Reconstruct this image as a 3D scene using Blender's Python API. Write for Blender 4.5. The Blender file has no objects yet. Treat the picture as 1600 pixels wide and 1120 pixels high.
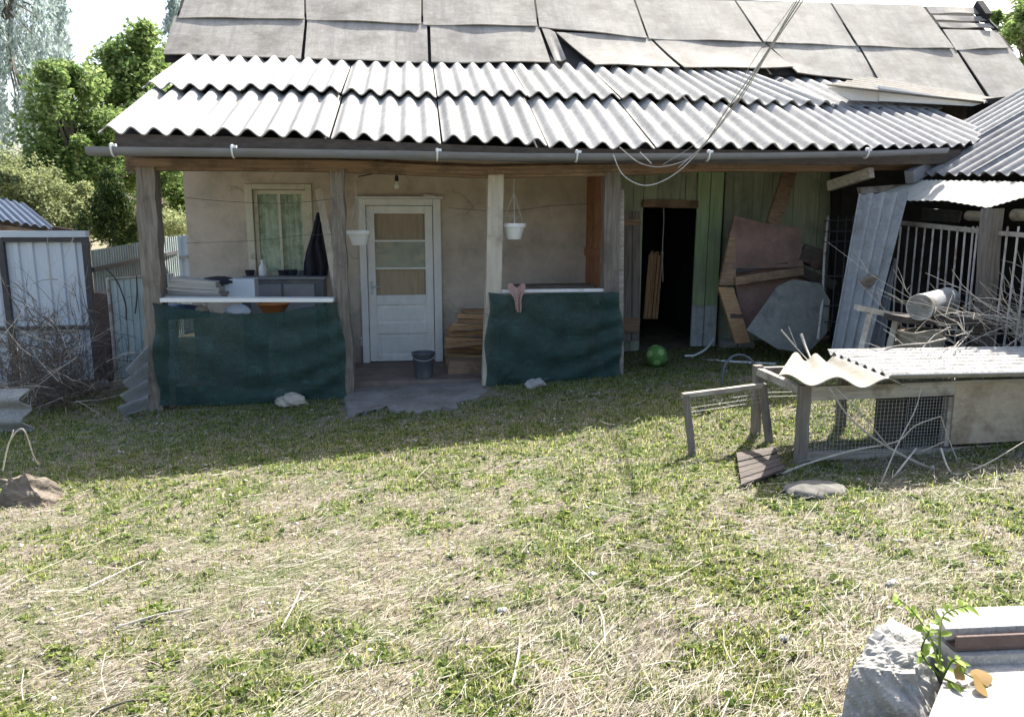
import bpy, math, random
import numpy as np
from mathutils import Vector, Matrix, Quaternion
R = math.radians
random.seed(7); rng = np.random.default_rng(7)
S = bpy.context.scene
C = S.collection

# ------------------------------------------------------------------ camera, sky, sun
EYE = 1.6; YAW = R(7); PIT = R(-10); F = 1200.0
cd = bpy.data.cameras.new('camera'); cam = bpy.data.objects.new('camera', cd); C.objects.link(cam)
cam.location = (0, 0, EYE); cam.rotation_euler = (R(80), 0, -YAW)
cd.sensor_fit = 'HORIZONTAL'; cd.sensor_width = 36; cd.lens = 27; cd.clip_start = 0.05; cd.clip_end = 2000
S.camera = cam
AZ = R(37); EL = R(49.5)
w = bpy.data.worlds.new('World'); S.world = w; w.use_nodes = True
nt = w.node_tree; bg = nt.nodes['Background']
sky = nt.nodes.new('ShaderNodeTexSky'); sky.sky_type = 'NISHITA'; sky.sun_disc = False
sky.sun_elevation = EL; sky.sun_rotation = AZ; sky.air_density = 1.15; sky.dust_density = 4.5; sky.ozone_density = 1.0
nt.links.new(sky.outputs[0], bg.inputs[0]); bg.inputs[1].default_value = 0.12
sl = bpy.data.lights.new('sun', 'SUN'); so = bpy.data.objects.new('sun', sl); C.objects.link(so)
sl.energy = 5.0; sl.angle = R(0.5); sl.color = (1.0, 0.96, 0.88)
sd = Vector((math.sin(AZ)*math.cos(EL), math.cos(AZ)*math.cos(EL), math.sin(EL)))
so.rotation_euler = sd.to_track_quat('Z', 'Y').to_euler(); so.location = sd*30
vs = S.view_settings; vs.view_transform = 'Standard'; vs.look = 'None'; vs.gamma = 1; vs.use_curve_mapping = False
vs.exposure = 1.5

# ------------------------------------------------------------------ measuring: where a sight line meets a real plane
def ray(px, py):
    a = (px-800)/F; b = -(py-560)/F
    fz = math.cos(PIT)-b*math.sin(PIT); uz = math.sin(PIT)+b*math.cos(PIT)
    return a*math.cos(YAW)+fz*math.sin(YAW), -a*math.sin(YAW)+fz*math.cos(YAW), uz
def P(px, py, Y):
    x, y, z = ray(px, py); t = Y/y; return Vector((x*t, Y, EYE+z*t))
def PX(px, py, X):
    x, y, z = ray(px, py); t = X/x; return Vector((X, y*t, EYE+z*t))
def PZ(px, py, Z):
    x, y, z = ray(px, py); t = (Z-EYE)/z; return Vector((x*t, y*t, Z))
def PP(px, py, pt, n):
    r = Vector(ray(px, py)); o = Vector((0, 0, EYE)); t = (Vector(pt)-o).dot(n)/r.dot(n); return o+r*t

# ------------------------------------------------------------------ terrain
def vnoise(x, y, seed=0):
    r = np.random.default_rng(seed); T = r.random((64, 64))
    x = np.asarray(x, float); y = np.asarray(y, float)
    xi = np.floor(x).astype(int); yi = np.floor(y).astype(int); fx = x-xi; fy = y-yi
    fx = fx*fx*(3-2*fx); fy = fy*fy*(3-2*fy)
    g = lambda i, j: T[i % 64, j % 64]
    return (g(xi, yi)*(1-fx)+g(xi+1, yi)*fx)*(1-fy)+(g(xi, yi+1)*(1-fx)+g(xi+1, yi+1)*fx)*fy
def fbm(x, y, s, o=4, seed=0):
    t = 0; a = 1; n = 0
    for k in range(o):
        t = t+a*vnoise(np.asarray(x)*s*2**k+17*k, np.asarray(y)*s*2**k+5*k, seed+k); n += a; a *= .55
    return t/n
def sst(a, b, x):
    t = np.clip((x-a)/(b-a), 0, 1); return t*t*(3-2*t)
def gz(x, y):
    x = np.asarray(x, float); y = np.asarray(y, float)
    xc = np.clip(x, -4.5, 4.5)
    z = .05*xc+np.where(xc > 0, .036*xc*sst(4.75, 5.6, y)*(1-sst(6.2, 7.6, y)), 0.0)
    near = 1-sst(6.6, 7.4, y)*(1-sst(9, 12, y))*0.8
    return z-.012+near*(.05*(fbm(x, y, .9, 3, 11)-.5)+.055*(fbm(x, y, 4, 3, 23)-.5))
def G(x, y): return float(gz(x, y))
def PG(px, py):
    z = 0.0
    for _ in range(12):
        p = PZ(px, py, z); z = G(p.x, p.y)
    return PZ(px, py, z)

# ------------------------------------------------------------------ materials
def ramp(nt, fac, stops):
    n = nt.nodes.new('ShaderNodeValToRGB'); e = n.color_ramp.elements
    while len(e) < len(stops): e.new(.5)
    for k, (p, c) in enumerate(stops): e[k].position = p; e[k].color = (*c, 1)
    nt.links.new(fac, n.inputs[0]); return n.outputs[0]
def newmat(name):
    m = bpy.data.materials.new(name); m.use_nodes = True; t = m.node_tree
    return m, t, t.nodes['Principled BSDF']
def noise(t, vec, scale, detail=6, rough=.6, sc=(1, 1, 1), dist=0):
    mp = t.nodes.new('ShaderNodeMapping'); mp.inputs['Scale'].default_value = sc; t.links.new(vec, mp.inputs[0])
    n = t.nodes.new('ShaderNodeTexNoise'); n.inputs['Scale'].default_value = scale; n.inputs['Detail'].default_value = detail
    n.inputs['Roughness'].default_value = rough; n.inputs['Distortion'].default_value = dist
    t.links.new(mp.outputs[0], n.inputs['Vector']); return n.outputs['Fac']
def mixc(t, fac, a, b, mode='MIX'):
    m = t.nodes.new('ShaderNodeMix'); m.data_type = 'RGBA'; m.blend_type = mode
    for sock, v in ((m.inputs[0], fac), (m.inputs[6], a), (m.inputs[7], b)):
        if hasattr(v, 'links'): t.links.new(v, sock)
        elif isinstance(v, (int, float)): sock.default_value = v
        else: sock.default_value = (*v, 1)
    return m.outputs[2]
def pm(name, c1, c2, scale=8, sc=(1, 1, 1), rough=.85, bump=.3, stain=None, sscale=1.3, sthr=(.5, .68), var=.25, metal=0, bdist=.01, fine=None, streak=None, base=None, cracks=0):
    m, t, b = newmat(name)
    v = t.nodes.new('ShaderNodeTexCoord').outputs['Object']
    n1 = noise(t, v, scale, 8, .65, sc, .4)
    col = ramp(t, n1, [(.3, c1), (.7, c2)])
    if fine is not None:
        n3 = noise(t, v, 60, 4, .7); col = mixc(t, ramp(t, n3, [(.52, (0, 0, 0)), (.66, (1, 1, 1))]), col, fine)
    if stain is not None:
        n2 = noise(t, v, sscale, 7, .7); f = ramp(t, n2, [(sthr[0], (0, 0, 0)), (sthr[1], (1, 1, 1))])
        col = mixc(t, f, col, stain)
    if streak is not None:
        n4 = noise(t, v, 3.5, 6, .7, (3.2, .35, .35)); col = mixc(t, ramp(t, n4, [(.46, (0, 0, 0)), (.72, (.8, .8, .8))]), col, streak)
    if base is not None:      # splashed dirt and flaking on the lowest part of a wall
        sp = t.nodes.new('ShaderNodeSeparateXYZ'); t.links.new(v, sp.inputs[0]); n5 = noise(t, v, 2.2, 7, .7); ma = t.nodes.new('ShaderNodeMath'); ma.operation = 'MULTIPLY_ADD'
        t.links.new(n5, ma.inputs[0]); ma.inputs[1].default_value = -2.2; t.links.new(sp.outputs[2], ma.inputs[2])
        mr5 = t.nodes.new('ShaderNodeMapRange'); t.links.new(ma.outputs[0], mr5.inputs[0]); mr5.inputs[1].default_value = -.95; mr5.inputs[2].default_value = -.35; mr5.inputs[3].default_value = .85; mr5.inputs[4].default_value = 0
        col = mixc(t, mr5.outputs[0], col, base)
    if cracks:
        vo = t.nodes.new('ShaderNodeTexVoronoi'); vo.feature = 'DISTANCE_TO_EDGE'; vo.inputs['Scale'].default_value = cracks
        mp6 = t.nodes.new('ShaderNodeMix'); mp6.data_type = 'VECTOR'; mp6.inputs[0].default_value = .35; t.links.new(v, mp6.inputs[4])
        n6 = t.nodes.new('ShaderNodeTexNoise'); n6.inputs['Scale'].default_value = 3; n6.inputs['Detail'].default_value = 5; t.links.new(v, n6.inputs['Vector']); t.links.new(n6.outputs['Color'], mp6.inputs[5]); t.links.new(mp6.outputs[1], vo.inputs['Vector'])
        n7 = noise(t, v, 1.1, 3, .6); gate = ramp(t, n7, [(.48, (0, 0, 0)), (.60, (.4, .4, .4))]); cr = ramp(t, vo.outputs['Distance'], [(.004, (1, 1, 1)), (.014, (0, 0, 0))])
        mm = mixc(t, 1.0, gate, cr, 'MULTIPLY'); col = mixc(t, mm, col, (.12, .10, .085))
    if var:
        oi = t.nodes.new('ShaderNodeObjectInfo'); mr = t.nodes.new('ShaderNodeMapRange')
        mr.inputs[3].default_value = 1-var; mr.inputs[4].default_value = 1+var
        t.links.new(oi.outputs['Random'], mr.inputs[0])
        h = t.nodes.new('ShaderNodeHueSaturation'); t.links.new(mr.outputs[0], h.inputs['Value']); t.links.new(col, h.inputs['Color']); col = h.outputs[0]
    t.links.new(col, b.inputs['Base Color']); b.inputs['Roughness'].default_value = rough; b.inputs['Metallic'].default_value = metal
    if bump:
        bp = t.nodes.new('ShaderNodeBump'); bp.inputs['Strength'].default_value = bump; bp.inputs['Distance'].default_value = bdist
        t.links.new(n1, bp.inputs['Height']); t.links.new(bp.outputs[0], b.inputs['Normal'])
    return m
def leafmat(name, cols, trans=.35, rough=.6, tint=None):
    m, t, b = newmat(name)
    g = t.nodes.new('ShaderNodeNewGeometry')
    n = len(cols); col = ramp(t, g.outputs['Random Per Island'], [(k/(n-1), c) for k, c in enumerate(cols)])
    if tint:      # drifts of yellower growth
        col = mixc(t, ramp(t, noise(t, t.nodes.new('ShaderNodeTexCoord').outputs['Object'], tint[1], 5, .65), [(.42, (0, 0, 0)), (.6, (1, 1, 1))]), col, mixc(t, 1.0, col, tint[0], 'MULTIPLY'))
    t.links.new(col, b.inputs['Base Color']); b.inputs['Roughness'].default_value = rough
    b.inputs['Specular IOR Level'].default_value = .25
    tr = t.nodes.new('ShaderNodeBsdfTranslucent'); t.links.new(col, tr.inputs[0])
    mx = t.nodes.new('ShaderNodeMixShader'); mx.inputs[0].default_value = trans
    t.links.new(b.outputs[0], mx.inputs[1]); t.links.new(tr.outputs[0], mx.inputs[2])
    t.links.new(mx.outputs[0], t.nodes['Material Output'].inputs[0]); return m
def netmat(name, c, alpha):
    m, t, b = newmat(name); v = t.nodes.new('ShaderNodeTexCoord').outputs['Object']
    n1 = noise(t, v, 9, 6, .7, (1, 1, 3)); t.links.new(ramp(t, n1, [(.3, tuple(x*.5 for x in c)), (.55, c), (.72, tuple(x*2.3 for x in c))]), b.inputs['Base Color'])
    b.inputs['Roughness'].default_value = .7
    tp = t.nodes.new('ShaderNodeBsdfTransparent'); mx = t.nodes.new('ShaderNodeMixShader')
    wv = noise(t, v, 140, 2, .5, (1, 1, 1)); mr = t.nodes.new('ShaderNodeMapRange'); t.links.new(wv, mr.inputs[0])
    mr.inputs[1].default_value = .3; mr.inputs[2].default_value = .7; mr.inputs[3].default_value = alpha-.2; mr.inputs[4].default_value = alpha+.15
    t.links.new(mr.outputs[0], mx.inputs[0]); t.links.new(tp.outputs[0], mx.inputs[1]); t.links.new(b.outputs[0], mx.inputs[2])
    t.links.new(mx.outputs[0], t.nodes['Material Output'].inputs[0]); return m
def glassmat(name, tint=(1, 1, 1)):
    m, t, b = newmat(name); t.nodes.remove(b)
    tp = t.nodes.new('ShaderNodeBsdfTransparent'); tp.inputs[0].default_value = (*tint, 1)
    gl = t.nodes.new('ShaderNodeBsdfGlossy'); gl.inputs['Roughness'].default_value = .05
    fr = t.nodes.new('ShaderNodeFresnel'); fr.inputs[0].default_value = 1.22
    mx = t.nodes.new('ShaderNodeMixShader'); t.links.new(fr.outputs[0], mx.inputs[0]); t.links.new(tp.outputs[0], mx.inputs[1]); t.links.new(gl.outputs[0], mx.inputs[2])
    t.links.new(mx.outputs[0], t.nodes['Material Output'].inputs[0]); return m

M = dict(
 asb=pm('asbestos_cement', (.27, .26, .24), (.44, .43, .405), 14, rough=.95, bump=.3, stain=(.22, .215, .20), sscale=1.6, sthr=(.5, .76), var=.10, bdist=.004, streak=(.27, .265, .25), fine=(.56, .55, .53)),
 asbd=pm('asbestos_dark', (.17, .17, .175), (.30, .30, .30), 14, rough=.85, bump=.25, stain=(.11, .11, .12), sscale=2, var=.12, bdist=.004, streak=(.12, .12, .125)),
 asbtan=pm('asbestos_tan', (.20, .185, .155), (.33, .305, .265), 16, rough=.9, bump=.35, stain=(.22, .19, .14), sscale=5, sthr=(.5, .75), var=.05, bdist=.004),
 felt=pm('roof_panel_grey', (.26, .232, .195), (.40, .37, .325), 5, (1, 2.5, 2.5), rough=.82, bump=.3, stain=(.165, .145, .12), sscale=2.6, sthr=(.46, .70), var=.09, bdist=.006, fine=(.42, .41, .39), streak=(.20, .19, .175)),
 asbm=pm('old_grey_cement', (.20, .21, .22), (.32, .33, .34), 12, rough=.9, bump=.35, stain=(.13, .13, .12), sscale=3, var=.05, bdist=.005),
 flat=pm('mossy_flat_cement', (.16, .165, .15), (.26, .26, .24), 7, rough=.95, bump=.4, stain=(.08, .085, .075), sscale=3, var=.0),
 wood_z=pm('grey_wood_upright', (.12, .10, .085), (.30, .265, .225), 3, (14, 14, .9), rough=.9, bump=.8, stain=(.12, .10, .085), sscale=4, sthr=(.55, .75), var=.15),
 wood_pale=pm('pale_planed_wood', (.42, .37, .30), (.56, .51, .43), 3, (12, 12, .7), rough=.85, bump=.35, stain=(.30, .26, .21), sscale=5, var=.08),
 wood_x=pm('brown_wood_lying', (.16, .10, .065), (.34, .23, .15), 3, (.8, 14, 14), rough=.9, bump=.6, stain=(.10, .07, .05), sscale=3, var=.2),
 wood_dk=pm('dark_wood', (.05, .04, .034), (.11, .09, .075), 4, (2, 6, 6), rough=.9, bump=.5, var=.25),
 wood_gx=pm('grey_wood_lying', (.24, .21, .18), (.46, .42, .36), 3, (1, 12, 12), rough=.9, bump=.6, stain=(.16, .13, .10), sscale=6, var=.15),
 orange=pm('orange_stained_boards', (.25, .105, .05), (.40, .19, .10), 3, (14, 14, .9), rough=.75, bump=.3, stain=(.20, .07, .03), sscale=4, var=.12),
 lath=pm('fresh_brown_lath', (.28, .16, .08), (.46, .29, .16), 5, (2, 12, 12), rough=.85, bump=.4, var=.3),
 green=pm('peeling_green_boards', (.25, .29, .19), (.42, .46, .35), 3, (10, 10, .8), rough=.85, bump=.5, stain=(.22, .24, .19), sscale=3.5, sthr=(.5, .7), var=.22),
 green2=pm('bright_green_boards', (.22, .34, .16), (.40, .50, .31), 3, (10, 10, .9), rough=.85, bump=.5, stain=(.26, .31, .22), sscale=2.2, sthr=(.47, .66), var=.05),
 bluewash=pm('bluegrey_limewash', (.38, .43, .44), (.55, .59, .60), 4, (8, 8, 1), rough=.9, bump=.4, stain=(.20, .2, .18), sscale=5, var=.06),
 plaster=pm('brown_plaster', (.46, .385, .32), (.59, .51, .43), 6, rough=.95, bump=.45, stain=(.30, .255, .215), sscale=2.0, sthr=(.48, .76), var=0, bdist=.010, fine=(.56, .49, .42), base=(.20, .17, .145), cracks=1.5),
 stain=pm('white_patch', (.55, .53, .50), (.68, .66, .62), 9, rough=.9, bump=.4, var=0),
 white=pm('old_white_paint', (.66, .65, .63), (.80, .79, .77), 5, (2, 2, 1), rough=.65, bump=.25, stain=(.42, .39, .33), sscale=6, sthr=(.6, .75), var=.05),
 cream=pm('cream_paint', (.50, .47, .36), (.64, .61, .50), 6, rough=.7, bump=.3, stain=(.34, .30, .22), sscale=6, sthr=(.55, .75), var=.04),
 whitebright=pm('clean_white_board', (.74, .74, .73), (.82, .82, .80), 4, rough=.6, bump=.1, var=0),
 plastic=pm('white_plastic', (.72, .73, .73), (.80, .81, .81), 4, rough=.4, bump=0, var=.03),
 gutter=pm('grey_gutter', (.17, .18, .205), (.24, .25, .28), 3, (1, 3, 3), rough=.5, bump=.1, stain=(.20, .19, .18), sscale=3, var=0),
 conc=pm('concrete', (.22, .215, .205), (.35, .34, .32), 10, rough=.95, bump=.5, stain=(.25, .24, .21), sscale=3, var=.06, fine=(.43, .42, .40)),
 concw=pm('pale_concrete', (.30, .295, .28), (.45, .44, .42), 18, rough=.97, bump=.8, stain=(.19, .18, .155), sscale=9, sthr=(.5, .68), var=.04, fine=(.22, .21, .19)),
 apron=pm('worn_concrete', (.15, .145, .14), (.30, .29, .28), 6, rough=.95, bump=.6, stain=(.13, .12, .10), sscale=3, sthr=(.45, .65), var=0),
 floor=pm('red_brown_floor', (.14, .105, .09), (.22, .175, .15), 6, rough=.9, bump=.3, stain=(.20, .18, .16), sscale=3, var=0),
 rust=pm('rusty_steel', (.06, .04, .034), (.14, .095, .08), 12, rough=.85, bump=.4, stain=(.07, .04, .035), sscale=6, var=.1),
 rustpanel=pm('rusty_brown_panel', (.19, .115, .095), (.30, .19, .16), 3, rough=.85, bump=.3, stain=(.11, .075, .065), sscale=2.5, sthr=(.45, .7), var=.08),
 metal_w=pm('white_profiled_metal', (.46, .52, .60), (.56, .62, .69), 2, rough=.45, bump=.05, var=.04),
 metal_g=pm('greygreen_profiled_metal', (.30, .37, .38), (.40, .47, .47), 2, rough=.5, bump=.05, stain=(.25, .3, .31), sscale=3, var=.06),
 metal_dk=pm('dark_steel', (.03, .033, .04), (.06, .06, .07), 8, rough=.6, bump=.1, var=.1),
 steel=pm('galvanised_steel', (.36, .38, .40), (.52, .54, .55), 12, rough=.45, bump=.1, stain=(.25, .22, .18), sscale=8, var=.1, metal=.35),
 bluemetal=pm('blue_sheet_roof', (.03, .05, .09), (.05, .075, .12), 3, rough=1, bump=.05, var=.05),
 bars=pm('grey_bars', (.36, .34, .33), (.52, .50, .48), 20, rough=.7, bump=.1, stain=(.22, .13, .09), sscale=9, var=.2),
 ply=pm('tan_plywood', (.36, .29, .21), (.50, .42, .315), 4, (4, 4, 8), rough=.9, bump=.3, stain=(.22, .17, .11), sscale=3.5, var=.05),
 canopy0=pm('milky_sheet', (.62, .61, .55), (.76, .75, .69), 4, rough=.6, bump=.15, stain=(.48, .44, .34), sscale=3, sthr=(.58, .8), var=.05),
 dark=pm('dark_boards_and_shade', (.012, .012, .014), (.035, .033, .032), 6, rough=.95, bump=.3, var=.2),  # near black; gloom of interiors and roof gaps is put into the colour
 navy=pm('navy_cloth', (.012, .012, .022), (.03, .03, .045), 10, rough=.95, bump=.4, var=0),
 pink=pm('pink_rag', (.33, .21, .20), (.45, .31, .29), 9, rough=.95, bump=.5, var=0),
 rag=pm('pale_rag', (.30, .27, .22), (.50, .46, .39), 8, rough=.95, bump=.5, stain=(.33, .28, .20), sscale=9, var=.05),
 paper=pm('grey_paper', (.24, .23, .21), (.42, .40, .37), 6, (1, 1, 20), rough=.95, bump=.4, var=.2),
 blue=pm('blue_sheeting', (.06, .12, .22), (.12, .19, .32), 5, rough=.7, bump=.3, var=0),
 orangep=pm('orange_plastic', (.34, .12, .03), (.46, .18, .05), 5, rough=.5, bump=.05, var=0),
 bucket=pm('dark_grey_bucket', (.055, .065, .075), (.10, .11, .125), 7, rough=.5, bump=.1, stain=(.15, .15, .15), sscale=6, var=0),
 tin=pm('pale_canister', (.35, .42, .42), (.5, .55, .54), 5, rough=.6, bump=.1, var=.1),
 ballg=pm('green_ball', (.05, .14, .03), (.11, .24, .055), 10, rough=.8, bump=.05, var=0),
 ballp=pm('pale_green_ball_panel', (.20, .34, .10), (.28, .42, .16), 10, rough=.8, bump=.05, var=0),
 twig=pm('dry_twig', (.34, .30, .25), (.58, .53, .46), 25, rough=.9, bump=.2, var=.2),
 twigd=pm('dark_twig', (.10, .085, .07), (.2, .17, .14), 25, rough=.9, bump=.2, var=.2),
 wire=pm('thin_wire', (.42, .42, .40), (.55, .55, .52), 20, rough=.5, bump=0, var=.1),
 cable=pm('grey_cable', (.34, .33, .31), (.46, .45, .42), 20, rough=.6, bump=0, var=.2),
 bark=pm('bark', (.09, .075, .06), (.19, .16, .13), 8, (3, 3, .6), rough=.95, bump=.8, var=.1),
 stone=pm('field_stone', (.09, .085, .075), (.17, .16, .14), 12, rough=.95, bump=.6, var=.15),  # colour darkened to stand for the coop shadow over the stone
 stump=pm('weathered_stump', (.10, .083, .066), (.23, .195, .155), 12, (1, 1, 2), rough=.95, bump=1, stain=(.15, .105, .075), sscale=9, var=0),
 curtain=pm('brown_curtain', (.50, .31, .25), (.62, .43, .36), 5, (16, 1, 1), rough=.95, bump=.4, var=.08),
 lace=pm('lace_curtain', (.64, .62, .55), (.86, .84, .78), 5, (9, 1, 1.6), rough=.95, bump=.3, stain=(.38, .39, .31), sscale=7, sthr=(.45, .65), var=0),
 glassg=pm('green_reflection_pane', (.17, .21, .17), (.30, .34, .29), 4, rough=.15, bump=.02, var=0, stain=(.35, .33, .25), sscale=7),  # greenish mottling stands in for the reflection in the pane
 glass=glassmat('window_glass', (.9, .95, .92)),
 bulb=pm('bulb_glass', (.7, .7, .66), (.8, .8, .76), 4, rough=.1, bump=0, var=0),
 net=netmat('green_shade_net', (.018, .060, .052), .65),
 plant=leafmat('yellowgreen_leaf', [(.16, .24, .04), (.24, .34, .06), (.34, .38, .08)], .4),
 dryleaf=leafmat('orange_leaf', [(.26, .16, .06), (.36, .24, .09)], .4),
 maple=leafmat('broad_leaf_green', [(.10, .175, .05), (.21, .30, .09), (.34, .41, .17)], .5),
 bushm=leafmat('pale_bush_leaf', [(.16, .19, .08), (.27, .31, .13), (.42, .44, .25)], .45),
 thuja=leafmat('conifer_green', [(.02, .045, .015), (.045, .08, .02), (.16, .19, .04)], .2),
 willow=leafmat('hazed_willow_leaf', [(.26, .34, .30), (.38, .46, .44), (.50, .56, .58)], .5),  # leaf colour paled to carry the haze and overexposure
 weed=leafmat('weed_green', [(.05, .11, .025), (.16, .24, .055), (.33, .39, .12)], .6, tint=((1.08, 1.0, .7), 1.1)),
 grass=leafmat('grass_blade', [(.05, .10, .025), (.16, .22, .055), (.33, .37, .13), (.50, .48, .27)], .6, tint=((1.03, 1.0, .8), 1.3)),
 straw=leafmat('dry_straw', [(.13, .105, .075), (.27, .235, .175), (.40, .36, .285), (.53, .49, .41)], .15),
 clod=pm('earth_clod', (.16, .125, .09), (.30, .25, .19), 20, rough=1, bump=.5, var=0),
)
# ground: dry earth, litter and moss-green, one sheet
def groundmat():
    m, t, b = newmat('yard_ground'); v = t.nodes.new('ShaderNodeTexCoord').outputs['Object']
    n1 = noise(t, v, 3.2, 8, .7); n2 = noise(t, v, .9, 5, .6); n3 = noise(t, v, 38, 6, .75, (1, 1, 1), .6)
    earth = ramp(t, n3, [(.32, (.055, .046, .034)), (.5, (.20, .17, .13)), (.72, (.42, .38, .31))])
    grn = ramp(t, n3, [(.3, (.045, .07, .022)), (.7, (.14, .17, .065))])
    f = ramp(t, n1, [(.44, (0, 0, 0)), (.62, (1, 1, 1))]); col = mixc(t, f, earth, grn)
    col = mixc(t, ramp(t, n2, [(.4, (0, 0, 0)), (.7, (.6, .6, .6))]), col, earth)
    t.links.new(col, b.inputs['Base Color']); b.inputs['Roughness'].default_value = 1
    b.inputs['Specular IOR Level'].default_value = .1
    bp = t.nodes.new('ShaderNodeBump'); bp.inputs['Strength'].default_value = .9; bp.inputs['Distance'].default_value = .02
    t.links.new(n3, bp.inputs['Height']); t.links.new(bp.outputs[0], b.inputs['Normal']); return m
M['ground'] = groundmat()
def milky():
    m = M['canopy0']; t = m.node_tree; b = t.nodes['Principled BSDF']; tr = t.nodes.new('ShaderNodeBsdfTranslucent'); t.links.new(b.inputs['Base Color'].links[0].from_socket, tr.inputs[0])
    mx = t.nodes.new('ShaderNodeMixShader'); mx.inputs[0].default_value = .4; t.links.new(b.outputs[0], mx.inputs[1]); t.links.new(tr.outputs[0], mx.inputs[2]); t.links.new(mx.outputs[0], t.nodes['Material Output'].inputs[0]); return m
M['canopy'] = milky()

# ------------------------------------------------------------------ mesh helpers
ORG = {}
def org(o): return ORG.get(o.name, Vector((0, 0, 0))) if o else Vector((0, 0, 0))
def tag(o, label=None, cat=None, group=None, kind=None):
    if label: o['label'] = label
    if cat: o['category'] = cat
    if group: o['group'] = group
    if kind: o['kind'] = kind
    return o
def thing(name, loc, label, cat, group=None):
    o = bpy.data.objects.new(name, None); o.empty_display_size = .1; C.objects.link(o); o.location = loc; ORG[o.name] = Vector(loc)
    return tag(o, label, cat, group)
class MB:
    def __init__(s): s.v = []; s.f = []
    def add(s, vs, fs):
        k = len(s.v); s.v += [tuple(p) for p in vs]; s.f += [tuple(i+k for i in q) for q in fs]; return s
    def box(s, c, d, rot=None, jit=0):
        c = Vector(c); vs = []
        for z in (-1, 1):
            for x, y in ((-1, -1), (1, -1), (1, 1), (-1, 1)):
                p = Vector((x*d[0]/2, y*d[1]/2, z*d[2]/2))
                if jit: p += Vector((random.uniform(-jit, jit), random.uniform(-jit, jit), random.uniform(-jit, jit)))
                if rot: p = rot @ p
                vs.append(c+p)
        return s.add(vs, [(3, 2, 1, 0), (4, 5, 6, 7), (0, 1, 5, 4), (1, 2, 6, 5), (2, 3, 7, 6), (3, 0, 4, 7)])
    def beam(s, p0, p1, wd, ht, up=(0, 0, 1), seg=1, jit=0):
        p0 = Vector(p0); p1 = Vector(p1); d = (p1-p0).normalized(); up = Vector(up)
        sd_ = d.cross(up)
        if sd_.length < 1e-3: sd_ = d.cross(Vector((0, 1, 0)))
        sd_.normalize(); u = sd_.cross(d).normalized(); vs = []
        for i in range(seg+1):
            c = p0.lerp(p1, i/seg)
            if jit and 0 < i < seg: c = c+sd_*random.uniform(-jit, jit)+u*random.uniform(-jit, jit)
            for a, b_ in ((-1, -1), (1, -1), (1, 1), (-1, 1)):
                q = c+sd_*a*wd/2+u*b_*ht/2
                if jit: q = q+sd_*random.uniform(-jit, jit)*.6+u*random.uniform(-jit, jit)*.6
                vs.append(q)
        fs = [(3, 2, 1, 0), tuple(4*seg+i for i in range(4))]
        for i in range(seg):
            for k in range(4): fs.append((4*i+k, 4*i+(k+1) % 4, 4*i+4+(k+1) % 4, 4*i+4+k))
        return s.add(vs, fs)
    def tube(s, pts, r, n=6):
        pts = [Vector(p) for p in pts]; m = len(pts); rr = r if isinstance(r, (list, tuple)) else [r]*m
        vs = []; ref = None
        for i, p in enumerate(pts):
            d = (pts[min(i+1, m-1)]-pts[max(i-1, 0)])
            d = d.normalized() if d.length > 1e-9 else Vector((0, 0, 1))
            if ref is None: ref = d.orthogonal().normalized()
            a = (ref-d*ref.dot(d)); a = a.normalized() if a.length > 1e-6 else d.orthogonal().normalized(); ref = a; b_ = d.cross(a)
            for k in range(n):
                t = 2*math.pi*k/n; vs.append(p+(a*math.cos(t)+b_*math.sin(t))*rr[i])
        fs = [tuple(reversed(range(n))), tuple((m-1)*n+k for k in range(n))]
        for i in range(m-1):
            for k in range(n): fs.append((i*n+k, i*n+(k+1) % n, (i+1)*n+(k+1) % n, (i+1)*n+k))
        return s.add(vs, fs)
    def lathe(s, c, prof, n=20, mat=None):
        c = Vector(c); vs = []; m = len(prof)
        for r_, z in prof:
            for k in range(n):
                t = 2*math.pi*k/n; p = Vector((r_*math.cos(t), r_*math.sin(t), z))
                vs.append(c+(mat @ p if mat else p))
        fs = []
        for i in range(m-1):
            for k in range(n): fs.append((i*n+k, i*n+(k+1) % n, (i+1)*n+(k+1) % n, (i+1)*n+k))
        fs += [tuple(reversed(range(n))), tuple((m-1)*n+k for k in range(n))]
        return s.add(vs, fs)
    def shell(s, grid, th):
        nu = len(grid); nv = len(grid[0]); g = [[Vector(p) for p in row] for row in grid]; vs = []
        nr = [[None]*nv for _ in range(nu)]
        for i in range(nu):
            for j in range(nv):
                a = g[min(i+1, nu-1)][j]-g[max(i-1, 0)][j]; b_ = g[i][min(j+1, nv-1)]-g[i][max(j-1, 0)]
                n_ = a.cross(b_); nr[i][j] = n_.normalized() if n_.length > 1e-12 else Vector((0, 0, 1))
        for k in (0, 1):
            for i in range(nu):
                for j in range(nv): vs.append(g[i][j]+nr[i][j]*(th*(.5-k)))
        N = nu*nv; ix = lambda k, i, j: k*N+i*nv+j; fs = []
        for i in range(nu-1):
            for j in range(nv-1):
                fs.append((ix(0, i, j), ix(0, i+1, j), ix(0, i+1, j+1), ix(0, i, j+1)))
                fs.append((ix(1, i, j), ix(1, i, j+1), ix(1, i+1, j+1), ix(1, i+1, j)))
        for i in range(nu-1):
            fs.append((ix(0, i, 0), ix(1, i, 0), ix(1, i+1, 0), ix(0, i+1, 0))); j = nv-1
            fs.append((ix(0, i, j), ix(0, i+1, j), ix(1, i+1, j), ix(1, i, j)))
        for j in range(nv-1):
            fs.append((ix(0, 0, j), ix(0, 0, j+1), ix(1, 0, j+1), ix(1, 0, j))); i = nu-1
            fs.append((ix(0, i, j), ix(1, i, j), ix(1, i, j+1), ix(0, i, j+1)))
        return s.add(vs, fs)
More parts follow.
